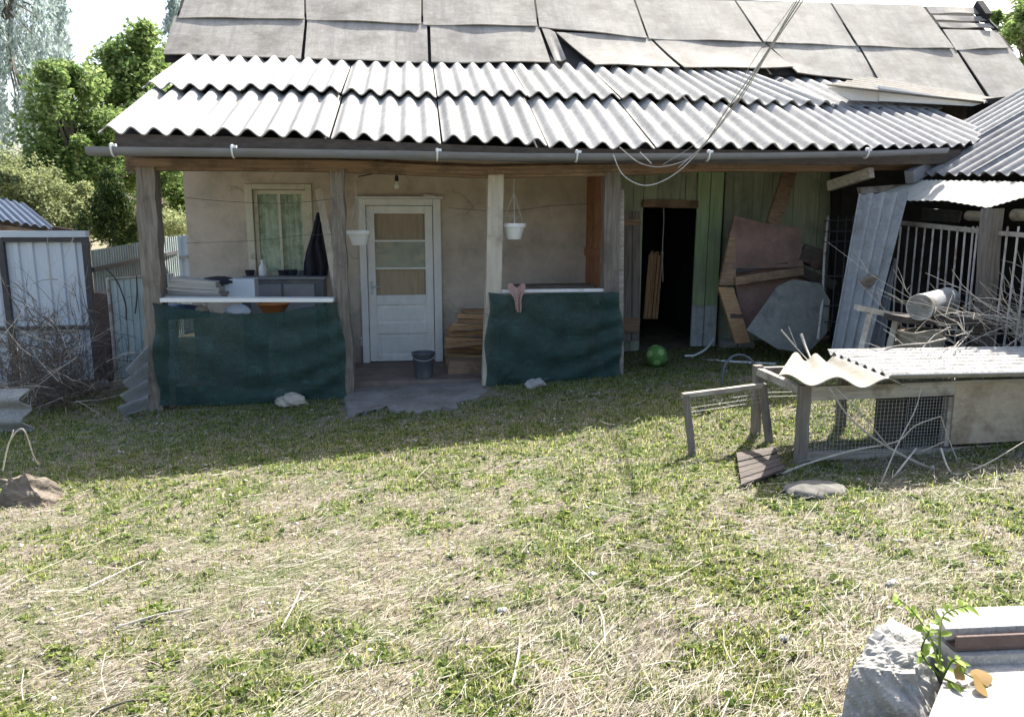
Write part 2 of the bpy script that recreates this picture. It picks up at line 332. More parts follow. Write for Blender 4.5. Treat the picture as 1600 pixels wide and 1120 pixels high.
    def prism(s, pts, d):
        pts = [Vector(p) for p in pts]; d = Vector(d); n = len(pts)
        fs = [tuple(reversed(range(n))), tuple(n+k for k in range(n))]+[(k, (k+1) % n, n+(k+1) % n, n+k) for k in range(n)]
        return s.add(pts+[p+d for p in pts], fs)
    def build(s, name, mat, parent=None, smooth=False, bevel=0, **kw):
        o0 = org(parent); me = bpy.data.meshes.new(name)
        me.from_pydata([(p[0]-o0.x, p[1]-o0.y, p[2]-o0.z) for p in s.v], [], s.f); me.update()
        me.materials.append(M[mat] if isinstance(mat, str) else mat)
        if smooth: me.polygons.foreach_set('use_smooth', [True]*len(me.polygons)); me.set_sharp_from_angle(angle=R(48))
        o = bpy.data.objects.new(name, me); C.objects.link(o); ORG[o.name] = o0
        if parent: o.parent = parent
        if bevel:
            b_ = o.modifiers.new('bevel', 'BEVEL'); b_.width = bevel; b_.segments = 2; b_.limit_method = 'ANGLE'
        tag(o, kw.get('label'), kw.get('cat'), kw.get('group'), kw.get('kind')); return o
def single(mb, name, mat, label, cat, smooth=False, bevel=0, group=None, kind=None):   # a thing that is one mesh, origin moved to its base
    a = np.array(mb.v); c = Vector((a[:, 0].mean(), a[:, 1].mean(), a[:, 2].min()))
    mb.v = [(p[0]-c.x, p[1]-c.y, p[2]-c.z) for p in mb.v]
    o = mb.build(name, mat, None, smooth, bevel, label=label, cat=cat, group=group, kind=kind); o.location = c; ORG[o.name] = c; return o
def npmesh(name, verts, loops, totals, mat, parent=None, smooth=False):
    me = bpy.data.meshes.new(name); me.vertices.add(len(verts)); o0 = org(parent)
    me.vertices.foreach_set('co', (np.asarray(verts, np.float32)-np.array(o0, np.float32)).ravel())
    me.loops.add(len(loops)); me.loops.foreach_set('vertex_index', np.asarray(loops, np.int32))
    st = np.concatenate([[0], np.cumsum(totals)[:-1]]).astype(np.int32)
    me.polygons.add(len(totals)); me.polygons.foreach_set('loop_start', st); me.polygons.foreach_set('loop_total', np.asarray(totals, np.int32))
    if smooth: me.polygons.foreach_set('use_smooth', np.ones(len(totals), bool))
    me.update(calc_edges=True); me.materials.append(M[mat] if isinstance(mat, str) else mat)
    o = bpy.data.objects.new(name, me); C.objects.link(o); ORG[o.name] = o0
    if parent: o.parent = parent
    return o
def spline(pts, n=6):
    pts = [Vector(p) for p in pts]; q = [pts[0]]+pts+[pts[-1]]; out = []
    for i in range(1, len(q)-2):
        for k in range(n):
            t = k/n; a, b_, c, d = q[i-1], q[i], q[i+1], q[i+2]
            out.append(.5*((2*b_)+(c-a)*t+(2*a-5*b_+4*c-d)*t*t+(3*b_-a-3*c+d)*t**3))
    return out+[pts[-1]]
def interp(x, tab): return float(np.interp(x, [a for a, _ in tab], [b_ for _, b_ in tab]))
def corr(A, B, D, E, waves, amp, up, nl=3, th=.007, ph=0, warp=.0, seg=12):   # A,B low corners; D,E high corners; waves across A-B
    A, B, D, E = map(Vector, (A, B, D, E)); up = Vector(up); nu = int(waves*seg); g = []
    w0, w1, w2 = (random.uniform(-warp, warp) for _ in range(3))
    for i in range(nu+1):
        u = i/nu; row = []
        for j in range(nl+1):
            v = j/nl; p = A.lerp(B, u).lerp(D.lerp(E, u), v)
            z = amp*math.cos(2*math.pi*(u*waves)+ph)+w0*u*v+w1*math.sin(3*u)*(1-v)+w2*v*math.sin(5*u)
            row.append(p+up*z)
        g.append(row)
    m = MB(); m.shell(g, th); return m

# ------------------------------------------------------------------ ground sheet
gx = np.unique(np.round(np.concatenate([np.linspace(-6, 7, 181), -6-np.geomspace(.2, 300, 26), 7+np.geomspace(.2, 300, 26)]), 4))
gy = np.unique(np.round(np.concatenate([np.linspace(1, 9, 120), 1-np.geomspace(.2, 60, 14), 9+np.geomspace(.15, 500, 34)]), 4))
XX, YY = np.meshgrid(gx, gy, indexing='ij'); ZZ = gz(XX, YY)
vv = np.stack([XX, YY, ZZ], -1).reshape(-1, 3); nx, ny = len(gx), len(gy)
I, J = np.meshgrid(np.arange(nx-1), np.arange(ny-1), indexing='ij'); b0 = (I*ny+J).ravel()
lp = np.stack([b0, b0+ny, b0+ny+1, b0+1], -1).ravel()
o = npmesh('ground', vv, lp, np.full((nx-1)*(ny-1), 4), 'ground', None, True); o['kind'] = 'structure'
# porch floor and worn concrete apron
m = MB(); m.prism([(-2.35, 7.62, -.25), (2.0, 7.62, -.25), (2.0, 8.69, -.25), (-2.35, 8.69, -.25)], (0, 0, .295)); m.build('porch_floor', 'floor', kind='structure')
ap = [PG(*q) for q in [(543, 650), (600, 640), (650, 646), (700, 640), (757, 615), (770, 590)]]
ap = [Vector((p.x, p.y, 0)) for p in ap]+[Vector((.85, 7.61, 0)), Vector((-.78, 7.61, 0))]
m = MB(); fine = []
for i, p in enumerate(ap):
    q = ap[(i+1) % len(ap)]
    for k in range(8):
        r_ = p.lerp(q, k/8)
        if i < 6: r_ = r_+Vector((random.uniform(-.05, .05), random.uniform(-.06, .06), 0))
        fine.append(r_)
cen = sum(ap, Vector())/len(ap); rings = []
for s_ in (1, .97, .8, .6, .4, .2):
    rings.append([Vector((cen.x+(p.x-cen.x)*s_, cen.y+(p.y-cen.y)*s_, 0)) for p in fine])
vs_ = []
for k, rg in enumerate(rings):
    for p in rg: vs_.append((p.x, p.y, G(p.x, p.y)*.6+.4*.02*p.x+(-.03 if k == 0 else .014+.01*(fbm(p.x, p.y, 5, 3, 4)-.5))))
n_ = len(fine); fs_ = [(k*n_+i, k*n_+(i+1) % n_, (k+1)*n_+(i+1) % n_, (k+1)*n_+i) for k in range(5) for i in range(n_)]+[tuple(5*n_+i for i in range(n_))]
MB().add(vs_, fs_).build('concrete_path', 'apron', kind='structure')

# ------------------------------------------------------------------ the cottage
house = thing('cottage', (0, 8.7, 0), 'low plastered cottage with wavy grey sheet roof over a post porch', 'house')
YE, YO, YT = 7.0, 8.25, 9.75; WY = 8.7
E_ = [(120, 207), (150, 208), (331, 213), (516, 217), (691, 225), (857, 231), (1025, 233), (1190, 234), (1345, 235), (1520, 233)]
O_ = [(180, 142), (227, 144), (360, 147), (521, 152), (675, 158), (820, 157), (960, 160), (1070, 164), (1200, 169), (1320, 172), (1560, 178)]
T_ = [(240, 88), (262, 88), (382, 92), (522, 98), (660, 103), (790, 104), (925, 108), (1050, 112), (1160, 113), (1300, 118), (1600, 130)]
def xz(tab, Y): return [(P(a, b_, Y).x, P(a, b_, Y).z) for a, b_ in tab]
Ez, Oz, Tz = xz(E_, YE), xz(O_, YO), xz(T_, YT)
AMP = .032; UPR = Vector((0, -.39, .92))
xs = [P(a, interp(a, E_), YE).x for a in (150, 331, 516, 691, 857, 1025, 1190, 1345)]
for k in range(len(xs)-1):                       # lower row of five-wave sheets
    a, b_ = xs[k]+.006, xs[k+1]-.010; dz = .012*(k % 2)+random.uniform(-.004, .004)
    m = corr((a, YE+random.uniform(-.015, .015), interp(a, Ez)+AMP+dz), (b_, YE+random.uniform(-.015, .015), interp(b_, Ez)+AMP+dz),
             (a, YO+.12, interp(a, Oz)+.045+dz), (b_, YO+.12, interp(b_, Oz)+.045+dz), 5, AMP, UPR, 4, .011, ph=math.pi, warp=.008)
    m.build('roof_sheet', 'asb', house, True)
xt = [xs[0]-.02]+xs[1:7]+[P(1305, 170, YO).x]
for k in range(len(xt)-1):                       # upper row
    a, b_ = xt[k]+.006, xt[k+1]-.010; dz = .03+.012*(k % 2)
    if k == len(xt)-2: b_ = xt[k+1]
    zr = 0 if k < 6 else 0
    m = corr((a, YO, interp(a, Oz)+AMP+dz), (b_, YO, interp(b_, Oz)+AMP+dz), (a, YT+.25, interp(a, Tz)+.10+dz*.3), (b_-(.0 if k < 6 else .42), YT+.25, interp(b_, Tz)+.10+dz*.3),
             5 if k < 6 else 5*(b_-a)/(xs[7]-xs[6]), AMP, UPR, 4, .012, ph=math.pi, warp=.008)
    m.build('roof_sheet', 'asb', house, True)
# finer dark sheets at the right end
xr = [xs[7]-.02, xs[7]+.52, xs[7]+1.05, xs[7]+1.62]
for k in range(3):
    a, b_ = xr[k], xr[k+1]+.03
    m = corr((a, YE, interp(a, Ez)+.03+.008*k), (b_, YE+.02+(.25 if k == 2 else 0), interp(b_, Ez)+.03+.008*k+(.1 if k == 2 else 0)), (a, 8.42, interp(a, Oz)+.075), (b_, 8.42, interp(b_, Oz)+.075), 4, .02, UPR, 4, ph=math.pi, warp=.004)
    m.build('roof_sheet', 'asbd', house, True, label='darker, finer waved roof sheet at the right end of the eave')
m = MB()   # dark fine-waved sheet under the hatch
corr((xs[6]+.5, 8.30, interp(xs[6], Oz)+.03), (xs[7]+1.7, 8.30, interp(xs[7]+1.0, Oz)+.03), (xs[6]+.5, 9.75, 3.42), (xs[7]+1.7, 9.75, 3.42), 12, .018, UPR, 3, ph=0).build('roof_sheet', 'asbd', house, True)
# steep main roof: big flat panels
UN = Vector((0, -math.sin(R(45)), math.cos(R(45)))); UPT = Vector((0, 9.75, 3.545))
def up_pt(px, py, off=0): return PP(px, py, UPT+UN*off, UN)
def panel(q, off, lab=None, curl=0):              # q: four photo corners tl,tr,br,bl measured on the roof plane
    tl, tr, br, bl = [up_pt(*p) for p in q]; g = []; ph = random.uniform(0, 6)
    for i in range(9):
        u = i/8; row = []
        for j in range(6):
            v = j/5; p = bl.lerp(br, u).lerp(tl.lerp(tr, u), v)
            row.append(p+UN*(off+.008*math.sin(4*u+ph)*(1-v)+.006*math.sin(9*u+ph*2)*(1-v)+curl*(1-v)**2))
        g.append(row)
    MB().shell(g, .014).build('roof_panel', 'felt', house, True, label=lab)
TOPY = lambda x: -2-max(0, 800-x)*.022+max(0, (x-800))*.022
up = [(295, 477), (477, 660), (660, 835), (835, 990), (990, 1148), (1148, 1297), (1297, 1440)]
ub = [(278, 478), (478, 660), (660, 841), (841, 1012), (1012, 1190), (1190, 1338), (1338, 1490)]
uy = [(278, 30), (478, 32), (660, 40), (841, 43), (868, 56), (1012, 62), (1190, 68), (1338, 73), (1490, 78), (1580, 78)]
for k in range(7):
    (a, b_), (c, d) = up[k], ub[k]
    panel([(a+1, TOPY(a)), (b_-2, TOPY(b_)), (d-2, interp(d, uy)+2), (c+1.5, interp(c, uy)+2)], .03)
lo = [((272, 478), (255, 472), 87, 93, 0), ((480, 668), (475, 671), 93, 98, 0), ((671, 841), (673, 862), 98, 99, 0), ((843, 868), (866, 886), 98, 95, .0),
      ((868, 1012), (928, 1062), 108, 113, .05), ((1014, 1190), (1066, 1238), 113, 112, .05), ((1192, 1338), (1244, 1375), 116, 130, .0), ((1340, 1490), (1378, 1548), 140, 162, 0), ((1492, 1577), (1551, 1640), 160, 160, 0)]
for (a, b_), (c, d), y0, y1, cu in lo:
    panel([(a+1, interp(a, uy)-3), (b_-1, interp(b_, uy)-3), (d-2, y1), (c+1, y0)], .008+random.uniform(0, .006), None, cu)
for y0, y1, x0, x1, x2, x3 in ((14, 24, 1444, 1530, 1538, 1452), (28, 35, 1455, 1540, 1546, 1460), (39, 46, 1463, 1547, 1553, 1468)):
    panel([(x0, y0), (x1, y0+2), (x2, y1+2), (x3, y1)], .03, 'narrow roof strip with an open gap below')
panel([(1471, 50), (1555, 52), (1574, 79), (1492, 81)], .03)
m = MB(); a = up_pt(1524, 14); b_ = up_pt(1538, 34); c = up_pt(1556, 50); d = up_pt(1582, 82)
m.beam(a+UN*.05, b_+UN*.05, .10, .14); m.beam(b_+UN*.03, c+UN*.02, .05, .06); m.beam(c, d, .03, .04); m.build('verge_board', 'dark', house)
# near-black backing under the panels paints shade into their seams; back slope, gables, ceiling
m = MB()
rl, rr_ = Vector((-2.95, 10.95, 4.72)), Vector((8.1, 10.95, 4.63))
m.prism([(-2.84, 9.72, 3.45), (8.0, 9.72, 3.45), (8.0, 10.93, 4.66), (-2.84, 10.93, 4.66)], (0, .03, -.03)); m.build('dark_backing', 'dark', house)
m = MB(); m.prism([(-2.9, 10.95, 4.66), (8.1, 10.95, 4.66), (8.1, 14.3, 2.2), (-2.9, 14.3, 2.2)], (0, -.02, -.05)); m.build('rear_roof', 'asb', house)
m = MB(); m.prism([(-2.55, YE+.16, 2.27), (5.0, YE+.16, 2.23), (5.0, 9.72, 3.36), (-2.55, 9.72, 3.38)], (0, 0, -.02)); m.build('dark_backing', 'dark', house)  # backing added under the wave sheets to close gaps and block light
# walls
def wallrects(rects, Y0, th):
    m = MB()
    for x0, x1, z0, z1 in rects: m.prism([(x0, Y0, z0), (x1, Y0, z0), (x1, Y0, z1), (x0, Y0, z1)], (0, th, 0))
    return m
dl, dr, dt = P(571, 560, WY).x, P(690, 560, WY).x, P(630, 313, WY).z
wl, wr, wb, wt = P(386, 300, WY).x, P(484, 300, WY).x, P(430, 433, WY).z, P(430, 291, WY).z
XL, XR = -2.44, 2.02
wallrects([(XL, wl, -.3, 2.9), (wl, wr, -.3, wb), (wl, wr, wt, 2.9), (wr, dl, -.3, 2.9), (dl, dr, dt, 2.9), (dr, XR, -.3, 2.9)], WY, .25).build('plaster_wall', 'plaster', house)
m = MB(); m.prism([(XL, 8.951, -.4), (XL+.25, 8.951, -.4), (XL+.25, 13.6, -.4), (XL, 13.6, -.4)], (0, 0, 2.9)); m.prism([(XL+.1, 9.0, 2.5), (XL+.1, 10.95, 4.6), (XL+.1, 13.6, 2.5)], (.08, 0, 0)); m.build('side_wall', 'plaster', house)
m = MB(); m.prism([(XL+.26, 13.35, -.3), (7.6, 13.35, -.3), (7.6, 13.35, 2.6), (XL+.26, 13.35, 2.6)], (0, .2, 0)); m.build('rear_wall', 'plaster', house)
m = MB(); m.prism([(7.7, 9.0, -.3), (7.7, 13.3, -.3), (7.7, 13.3, 2.5), (7.7, 10.95, 4.6), (7.7, 9.0, 2.5)], (-.15, 0, 0)); m.build('end_wall', 'plaster', house)
# porch ceiling boards and rafters' dark fascia
m = MB(); m.prism([(-2.55, 7.36, 2.185), (5.2, 7.36, 2.2), (5.2, 8.695, 2.33), (-2.55, 8.695, 2.33)], (0, 0, .02)); m.build('porch_ceiling', 'wood_gx', house)  # paled from brown so the ceiling bounces light onto the porch wall
m = MB()
for k in range(12):
    a = P(180+k*110, interp(180+k*110, E_)+6, 7.06); b_ = P(180+(k+1)*110, interp(290+k*110, E_)+6, 7.06)
    m.beam(a-Vector((0, 0, .035)), b_-Vector((0, 0, .035)), .02, .13)
m.build('fascia', 'wood_dk', house)
bt = [(200, 255), (530, 258), (760, 268), (955, 264), (1110, 258), (1300, 258), (1440, 254)]
m = MB()
for (x0, y0), (x1, y1) in zip(bt, bt[1:]):
    a, b_ = P(x0, y0, 7.42), P(x1, y1, 7.42); m.beam(a, b_+(b_-a).normalized()*.002, .13, .13, seg=3, jit=.004)
m.build('porch_beam', 'wood_x', house)
m = MB()   # rough brown batten just below the gutter
for (x0, y0), (x1, y1) in zip(bt, bt[1:]):
    a, b_ = P(x0, y0-1, 7.30), P(x1, y1-1, 7.30); m.beam(a, b_, .04, .07, seg=4, jit=.005)
m.build('batten', 'wood_x', house)
# posts
def post(pts, wd, mat, lab, jit=.008, base=True):
    m = MB(); pts = [Vector(p) for p in pts]; m_ = len(pts); vs = []; 
    fine_ = []
    for i in range(m_-1):
        for k in range(5): fine_.append(pts[i].lerp(pts[i+1], k/5))
    fine_.append(pts[-1])
    for p in fine_:
        for a, b_ in ((-1, -1), (-.3, -1.06), (.4, -1.03), (1, -1), (1, 1), (-1, 1)):
            vs.append(p+Vector((a*wd/2+random.uniform(-jit, jit), b_*wd/2+random.uniform(-jit, jit), 0)))
    n = 6; fs = [tuple(range(n)), tuple(reversed([(len(fine_)-1)*n+k for k in range(n)]))]
    for i in range(len(fine_)-1):
        for k in range(n): fs.append((i*n+k, (i+1)*n+k, (i+1)*n+(k+1) % n, i*n+(k+1) % n))
    m.add(vs, fs); return m.build('post', mat, house, label=lab)
PY = 7.42
post([P(230, 250, PY), P(238, 400, PY), P(246, 520, PY), P(245, 600, PY), P(246, 650, PY)], .165, 'wood_z', 'thick weathered grey corner post', .010)
post([P(527, 256, PY), P(529, 340, PY), P(533, 440, PY), P(541, 540, PY), P(545, 628, PY)], .125, 'wood_z', 'crooked cracked grey post', .010)
post([P(774, 266, PY), P(771, 430, PY), P(764, 612, PY)], .145, 'wood_pale', 'straight pale sawn post', .002)
post([P(955, 264, PY), P(953, 420, PY), P(952, 600, PY)], .15, 'wood_z', 'grey post at the end of the porch', .006)
m = MB(); m.beam(P(970, 296, PY-.02), P(969, 600, PY-.02), .05, .05, seg=6, jit=.004); m.build('batten', 'wood_gx', house)
# orange boarded partition between the wall and the end post
pb = [7.5+.2*k for k in range(7)]
for k in range(6):
    m = MB(); x0 = 1.93; y0 = 7.5+k*.199; m.box((x0+random.uniform(-.004, .004), y0+.098, 1.05), (.022, .193, 2.2)); m.build('plank', 'orange', house)
m = MB(); m.beam((1.90, 7.5, .72), (1.90, 8.69, .72), .05, .06); m.beam((1.905, 7.5, 1.28), (1.905, 8.69, 1.28), .012, .09); m.build('rail', 'orange', house)
# gutter with brackets
GY = 6.9; gp = [(138, 236, .066), (400, 239, .066), (600, 242, .065), (800, 246, .063), (1000, 246, .060), (1200, 245, .056), (1360, 242, .052), (1478, 237, .048)]
def gut(pts, n=10, th=.006):
    m = MB(); prev = None; vs = []; L = len(pts)
    for (x, y, r_) in pts:
        c = P(x, y, GY)
        for rr in (r_, r_-th):
            for k in range(n+1):
                t = math.pi*(1.0-.0)+math.pi*k/n; vs.append(c+Vector((0, math.cos(t)*rr, math.sin(t)*rr+.03)))
    w_ = 2*(n+1); fs = []
    for i in range(L-1):
        for k in range(n):
            a = i*w_+k; fs.append((a, a+1, a+1+w_, a+w_)); a += n+1; fs.append((a, a+w_, a+1+w_, a+1))
        for k in (0, n):
            a = i*w_+k; q = (a, a+w_, a+w_+n+1, a+n+1); fs.append(q if k == 0 else tuple(reversed(q)))
    fs.append(tuple(range(n+1))); fs.append(tuple(reversed(range((L-1)*w_, (L-1)*w_+n+1))))
    m.add(vs, fs); return m
gutter = gut(gp).build('gutter', 'gutter', house, True)
gut([(138, 236, .072), (176, 236.5, .072)]).build('end_cap', 'gutter', gutter, True)
gut([(618, 242, .070), (700, 244, .069)]).build('joint_sleeve', 'gutter', gutter, True)
for x in (178, 365, 683, 900, 1105, 1352):
    y = interp(x, [(a, b_) for a, b_, _ in gp]); r_ = interp(x, [(a, c) for a, b_, c in gp])+.006; c = P(x, y, GY)
    pts = [c+Vector((0, math.cos(t)*r_, math.sin(t)*r_+.03)) for t in [math.pi+math.pi*k/8*.8 for k in range(9)]]
    m = MB(); m.tube([c+Vector((0, -r_+.05, .055)), c+Vector((0, -r_, .05))]+pts, .009, 5)
    m.box(c+Vector((.012, -r_+.03, .045)), (.05, .03, .02)); m.build('gutter_bracket', 'plastic', gutter, True)
# door
doorY = WY-.03
def rect(px0, py0, px1, py1, Y):
    a = P(px0, py1, Y); b_ = P(px1, py0, Y); return a.x, b_.x, a.z, b_.z
m = MB(); fx0, fx1, fz0, fz1 = P(568, 560, WY).x, P(692, 560, WY).x, .046, P(630, 311, WY).z
for x0, x1, z0, z1 in ((fx0, fx0+.075, fz0, fz1), (fx1-.085, fx1, fz0, fz1), (fx0+.077, fx1-.087, fz1-.07, fz1)):
    m.prism([(x0, WY-.045, z0), (x1, WY-.045, z0), (x1, WY-.045, z1), (x0, WY-.045, z1)], (0, .2, 0))
m.box(((fx0+fx1)/2, WY-.05, fz1+.012), (fx1-fx0+.05, .12, .022)); m.box((fx1-.12, WY-.06, fz1+.032), (.13, .05, .018), Matrix.Rotation(.1, 3, 'Y'))
door = thing_door = m.build('door', 'white', house, bevel=.004, label='white painted door with three panes above two panels')
lx0, lx1, lz0, lz1 = fx0+.08, fx1-.092, .055, fz1-.075
st = .085; YL = WY+.0
zp = [P(630, q, YL).z for q in (561, 555, 521, 505, 476, 461, 421, 418, 378, 375, 334)]
m = MB()
def lbox(x0, x1, z0, z1, y0=YL, th=.04): m.prism([(x0, y0, z0), (x1, y0, z0), (x1, y0, z1), (x0, y0, z1)], (0, th, 0))
lbox(lx0, lx0+st, lz0, lz1); lbox(lx1-st, lx1, lz0, lz1)
for z0, z1 in ((lz0, zp[1]), (zp[2], zp[3]), (zp[4], zp[5]), (zp[10], lz1)): lbox(lx0+st+.001, lx1-st-.001, z0, z1, YL+.001)
lbox(lx0+st+.001, lx1-st-.001, zp[6], zp[7], YL+.004, .03); lbox(lx0+st+.001, lx1-st-.001, zp[8], zp[9], YL+.004, .03)
m.build('door_leaf', 'white', door, bevel=.003)
for z0, z1 in ((zp[1], zp[2]), (zp[3], zp[4])):
    m = MB(); lbox(lx0+st-.01, lx1-st+.01, z0-.01, z1+.01, YL+.022, .012); m.v = list(m.v)
    lbox(lx0+st+.035, lx1-st-.035, z0+.035, z1-.035, YL+.012, .011); m.build('door_panel', 'white', door, bevel=.003)
for (z0, z1), mt in (((zp[5], zp[6]), 'curtain'), ((zp[7], zp[8]), 'glassg'), ((zp[9], zp[10]), 'curtain')):
    if mt == 'curtain':
        g = []
        for i in range(41):
            u = i/40; x = lx0+st-.005+(lx1-lx0-2*st+.01)*u
            g.append([(x, YL+.055+.006*math.sin(u*38+2*math.sin(u*7)), z0-.01+(z1-z0+.02)*v) for v in (0, .5, 1)])
        MB().shell(g, .002).build('door_curtain', 'curtain', door, True, label='brown curtain behind the pane')
        m = MB(); lbox(lx0+st-.01, lx1-st+.01, z0-.008, z1+.008, YL+.026, .004); m.build('pane', 'glass', door)
    else:
        m = MB(); lbox(lx0+st-.01, lx1-st+.01, z0-.008, z1+.008, YL+.026, .006); m.build('pane', mt, door, label='middle pane, pale green reflection put into its colour')
m = MB(); hx = lx0+.04; hz = P(583, 447, YL).z; m.box((hx, YL-.004, hz-.02), (.028, .008, .15)); m.tube([(hx, YL-.005, hz), (hx, YL-.04, hz), (hx+.09, YL-.045, hz-.01)], .008, 6); m.build('door_handle', 'steel', door, True)
m = MB(); m.box(((dl+dr)/2, WY+.15, -.02), (dr-dl, .3, .13)); m.build('threshold', 'floor', house)
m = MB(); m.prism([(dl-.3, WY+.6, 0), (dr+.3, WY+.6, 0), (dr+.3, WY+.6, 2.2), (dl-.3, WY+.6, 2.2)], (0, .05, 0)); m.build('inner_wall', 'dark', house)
# crumbled white plaster beside the door
for cx, c0, c1 in ((566, 418, 475), (563, 520, 540)):
    a = P(cx, c0, WY).z; b_ = P(cx, c1, WY).z; x0 = P(cx+6, 450, WY).x; m = MB(); g = []
    N = 16
    for i in range(N+1):
        z = a+(b_-a)*i/N; lw = .03+.06*float(fbm(i*.9, cx, .7, 3, 3)); g.append([(x0-lw, WY-.006, z), (x0-lw*.4, WY-.014, z), (x0-.002 if cx == 566 else x0-.03, WY-.008, z)])
    MB().shell(g, .008).build('plaster_patch', 'stain', house, True, label='crumbling white patch of plaster beside the door')
# window
ow = MB(); x0, x1, z0, z1 = P(383, 300, WY).x, P(487, 300, WY).x, wb, P(430, 288, WY).z
for a, b_, c, d in ((x0, x0+.075, z0, z1), (x1-.065, x1, z0, z1), (x0+.076, x1-.066, z1-.055, z1)): ow.prism([(a, WY-.035, c), (b_, WY-.035, c), (b_, WY-.035, d), (a, WY-.035, d)], (0, .16, 0))
win = ow.build('window', 'cream', house, bevel=.004, label='cream framed window with lace curtain')
m = MB(); sx0, sx1, sz0, sz1 = x0+.08, x1-.07, z0+.005, z1-.06
for a, b_, c, d in ((sx0, sx0+.04, sz0, sz1), (sx1-.04, sx1, sz0, sz1), (sx0+.041, sx1-.041, sz1-.045, sz1), (sx0+.041, sx1-.041, sz0, sz0+.05), (sx0+.46*(sx1-sx0), sx0+.46*(sx1-sx0)+.03, sz0+.051, sz1-.046)):
    m.prism([(a, WY+.01, c), (b_, WY+.01, c), (b_, WY+.01, d), (a, WY+.01, d)], (0, .04, 0))
m.build('window_sash', 'cream', win, bevel=.003)
m = MB(); m.prism([(sx0+.02, WY+.03, sz0), (sx1-.02, WY+.03, sz0), (sx1-.02, WY+.03, sz1), (sx0+.02, WY+.03, sz1)], (0, .004, 0)); m.build('pane', 'glass', win)
g = []
for i in range(61):
    u = i/60; g.append([(sx0+(sx1-sx0)*u, WY+.07+.012*math.sin(u*42+2*math.sin(9*u)), sz0+(sz1-sz0)*v) for v in (0, .5, 1)])
MB().shell(g, .002).build('lace_curtain', 'lace', win, True)
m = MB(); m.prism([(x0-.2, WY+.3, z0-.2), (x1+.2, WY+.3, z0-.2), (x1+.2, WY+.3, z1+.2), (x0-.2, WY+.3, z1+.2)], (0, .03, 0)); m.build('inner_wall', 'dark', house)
m = MB(); m.box(((x0+x1)/2, WY-.07, wb-.02), (x1-x0+.12, .20, .035)); m.build('window_sill', 'conc', win, bevel=.004)
# green board wall right of the porch
gxa = XR+.02; gdl, gdr = P(1005, 400, WY).x, P(1086, 400, WY).x; gdt = P(1045, 323, WY).z
pts_px = [968, 990, 1006, 1028, 1050, 1071, 1092]
for a, b_ in zip(pts_px, pts_px[1:]):
    xa, xb = P(a, 300, WY).x, P(b_, 300, WY).x
    m = MB(); lowz = gdt if b_ > 1006 else -.2
    yj = WY+random.uniform(-.008, .008); m.prism([(xa+.003, yj, lowz), (xb-.003, yj, lowz+random.uniform(-.01, .02)), (xb-.003, yj, 2.75), (xa+.003, yj, 2.75)], (0, .025, 0)); m.build('plank', 'green', house)
m = MB(); a, b_ = P(1004, 318, WY-.03), P(1090, 320, WY-.03); m.beam(a, b_, .06, .085, seg=4, jit=.003); m.build('lintel', 'wood_x', house)
for (t0, t1, b0_, b1_) in ((1092, 1111, 1079, 1097), (1112.5, 1132, 1098.5, 1117)):       # two wide upright boards, blue-washed at the foot
    Yb = WY-.05
    top = [P(t0, 268, Yb), P(t1, 268, Yb)]; mid = [P(t0+(b0_-t0)*.77, 477, Yb), P(t1+(b1_-t1)*.77, 477, Yb)]; bot = [P(b0_, 541, Yb), P(b1_, 541, Yb)]
    m = MB(); m.prism([mid[0], mid[1], top[1], top[0]], (0, .03, 0)); pl_ = m.build('plank', 'green2', house, label='wide bright green board beside the dark doorway')
    m = MB(); m.prism([bot[0]+Vector((0, -.003, 0)), bot[1]+Vector((0, -.003, 0)), mid[1]+Vector((0, -.003, -.002)), mid[0]+Vector((0, -.003, -.002))], (0, .033, 0)); m.build('limewashed_foot', 'bluewash', pl_)
xs_ = [1132, 1147, 1161, 1178, 1193, 1207, 1222, 1240, 1262, 1281, 1302]
for a, b_ in zip(xs_, xs_[1:]):
    xa, xb = P(a, 300, WY+.1).x, P(b_, 300, WY+.1).x; yj = WY+.1+random.uniform(-.008, .008)
    m = MB(); m.prism([(xa+.003, yj, -.1), (xb-.004, yj, -.1), (xb-.003, yj, 2.7), (xa+.003, yj, 2.7)], (0, .025, 0)); m.build('plank', 'green', house)
# weathered plank door standing open in the green doorway
m = MB()
for a, b_ in ((975, 988), (988.6, 1001)):
    t = [P(a, 330, WY-.25), P(b_, 330, WY-.25), P(b_-2, 533, WY-.25), P(a-1, 533, WY-.25)]; m.prism([t[3], t[2], t[1], t[0]], (0, .03, 0))
gd = m.build('plank_door', 'wood_z', house, label='weathered plank door at the dark doorway')
m = MB(); m.beam(P(975, 348, WY-.27), P(1001, 347, WY-.27), .03, .06); m.build('cross_batten', 'wood_x', gd)
m = MB(); m.beam(P(974, 507, WY-.27), P(999, 508, WY-.27), .03, .16); m.build('cross_batten', 'wood_x', gd)
# dark room behind
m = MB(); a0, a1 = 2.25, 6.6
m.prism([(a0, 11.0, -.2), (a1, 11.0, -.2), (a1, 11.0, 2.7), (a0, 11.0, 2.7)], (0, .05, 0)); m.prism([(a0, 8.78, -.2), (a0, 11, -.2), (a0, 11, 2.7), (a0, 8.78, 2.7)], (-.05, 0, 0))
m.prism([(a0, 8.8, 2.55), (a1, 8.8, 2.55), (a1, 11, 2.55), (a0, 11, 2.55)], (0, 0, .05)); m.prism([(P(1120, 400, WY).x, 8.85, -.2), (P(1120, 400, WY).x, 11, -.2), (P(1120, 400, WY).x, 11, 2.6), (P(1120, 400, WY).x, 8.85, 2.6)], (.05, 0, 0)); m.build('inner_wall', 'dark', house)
# strut under the eave at the right
m = MB(); m.beam(P(1296, 291, 7.6), P(1362, 270, 7.15), .07, .10); m.build('strut', 'wood_gx', house)
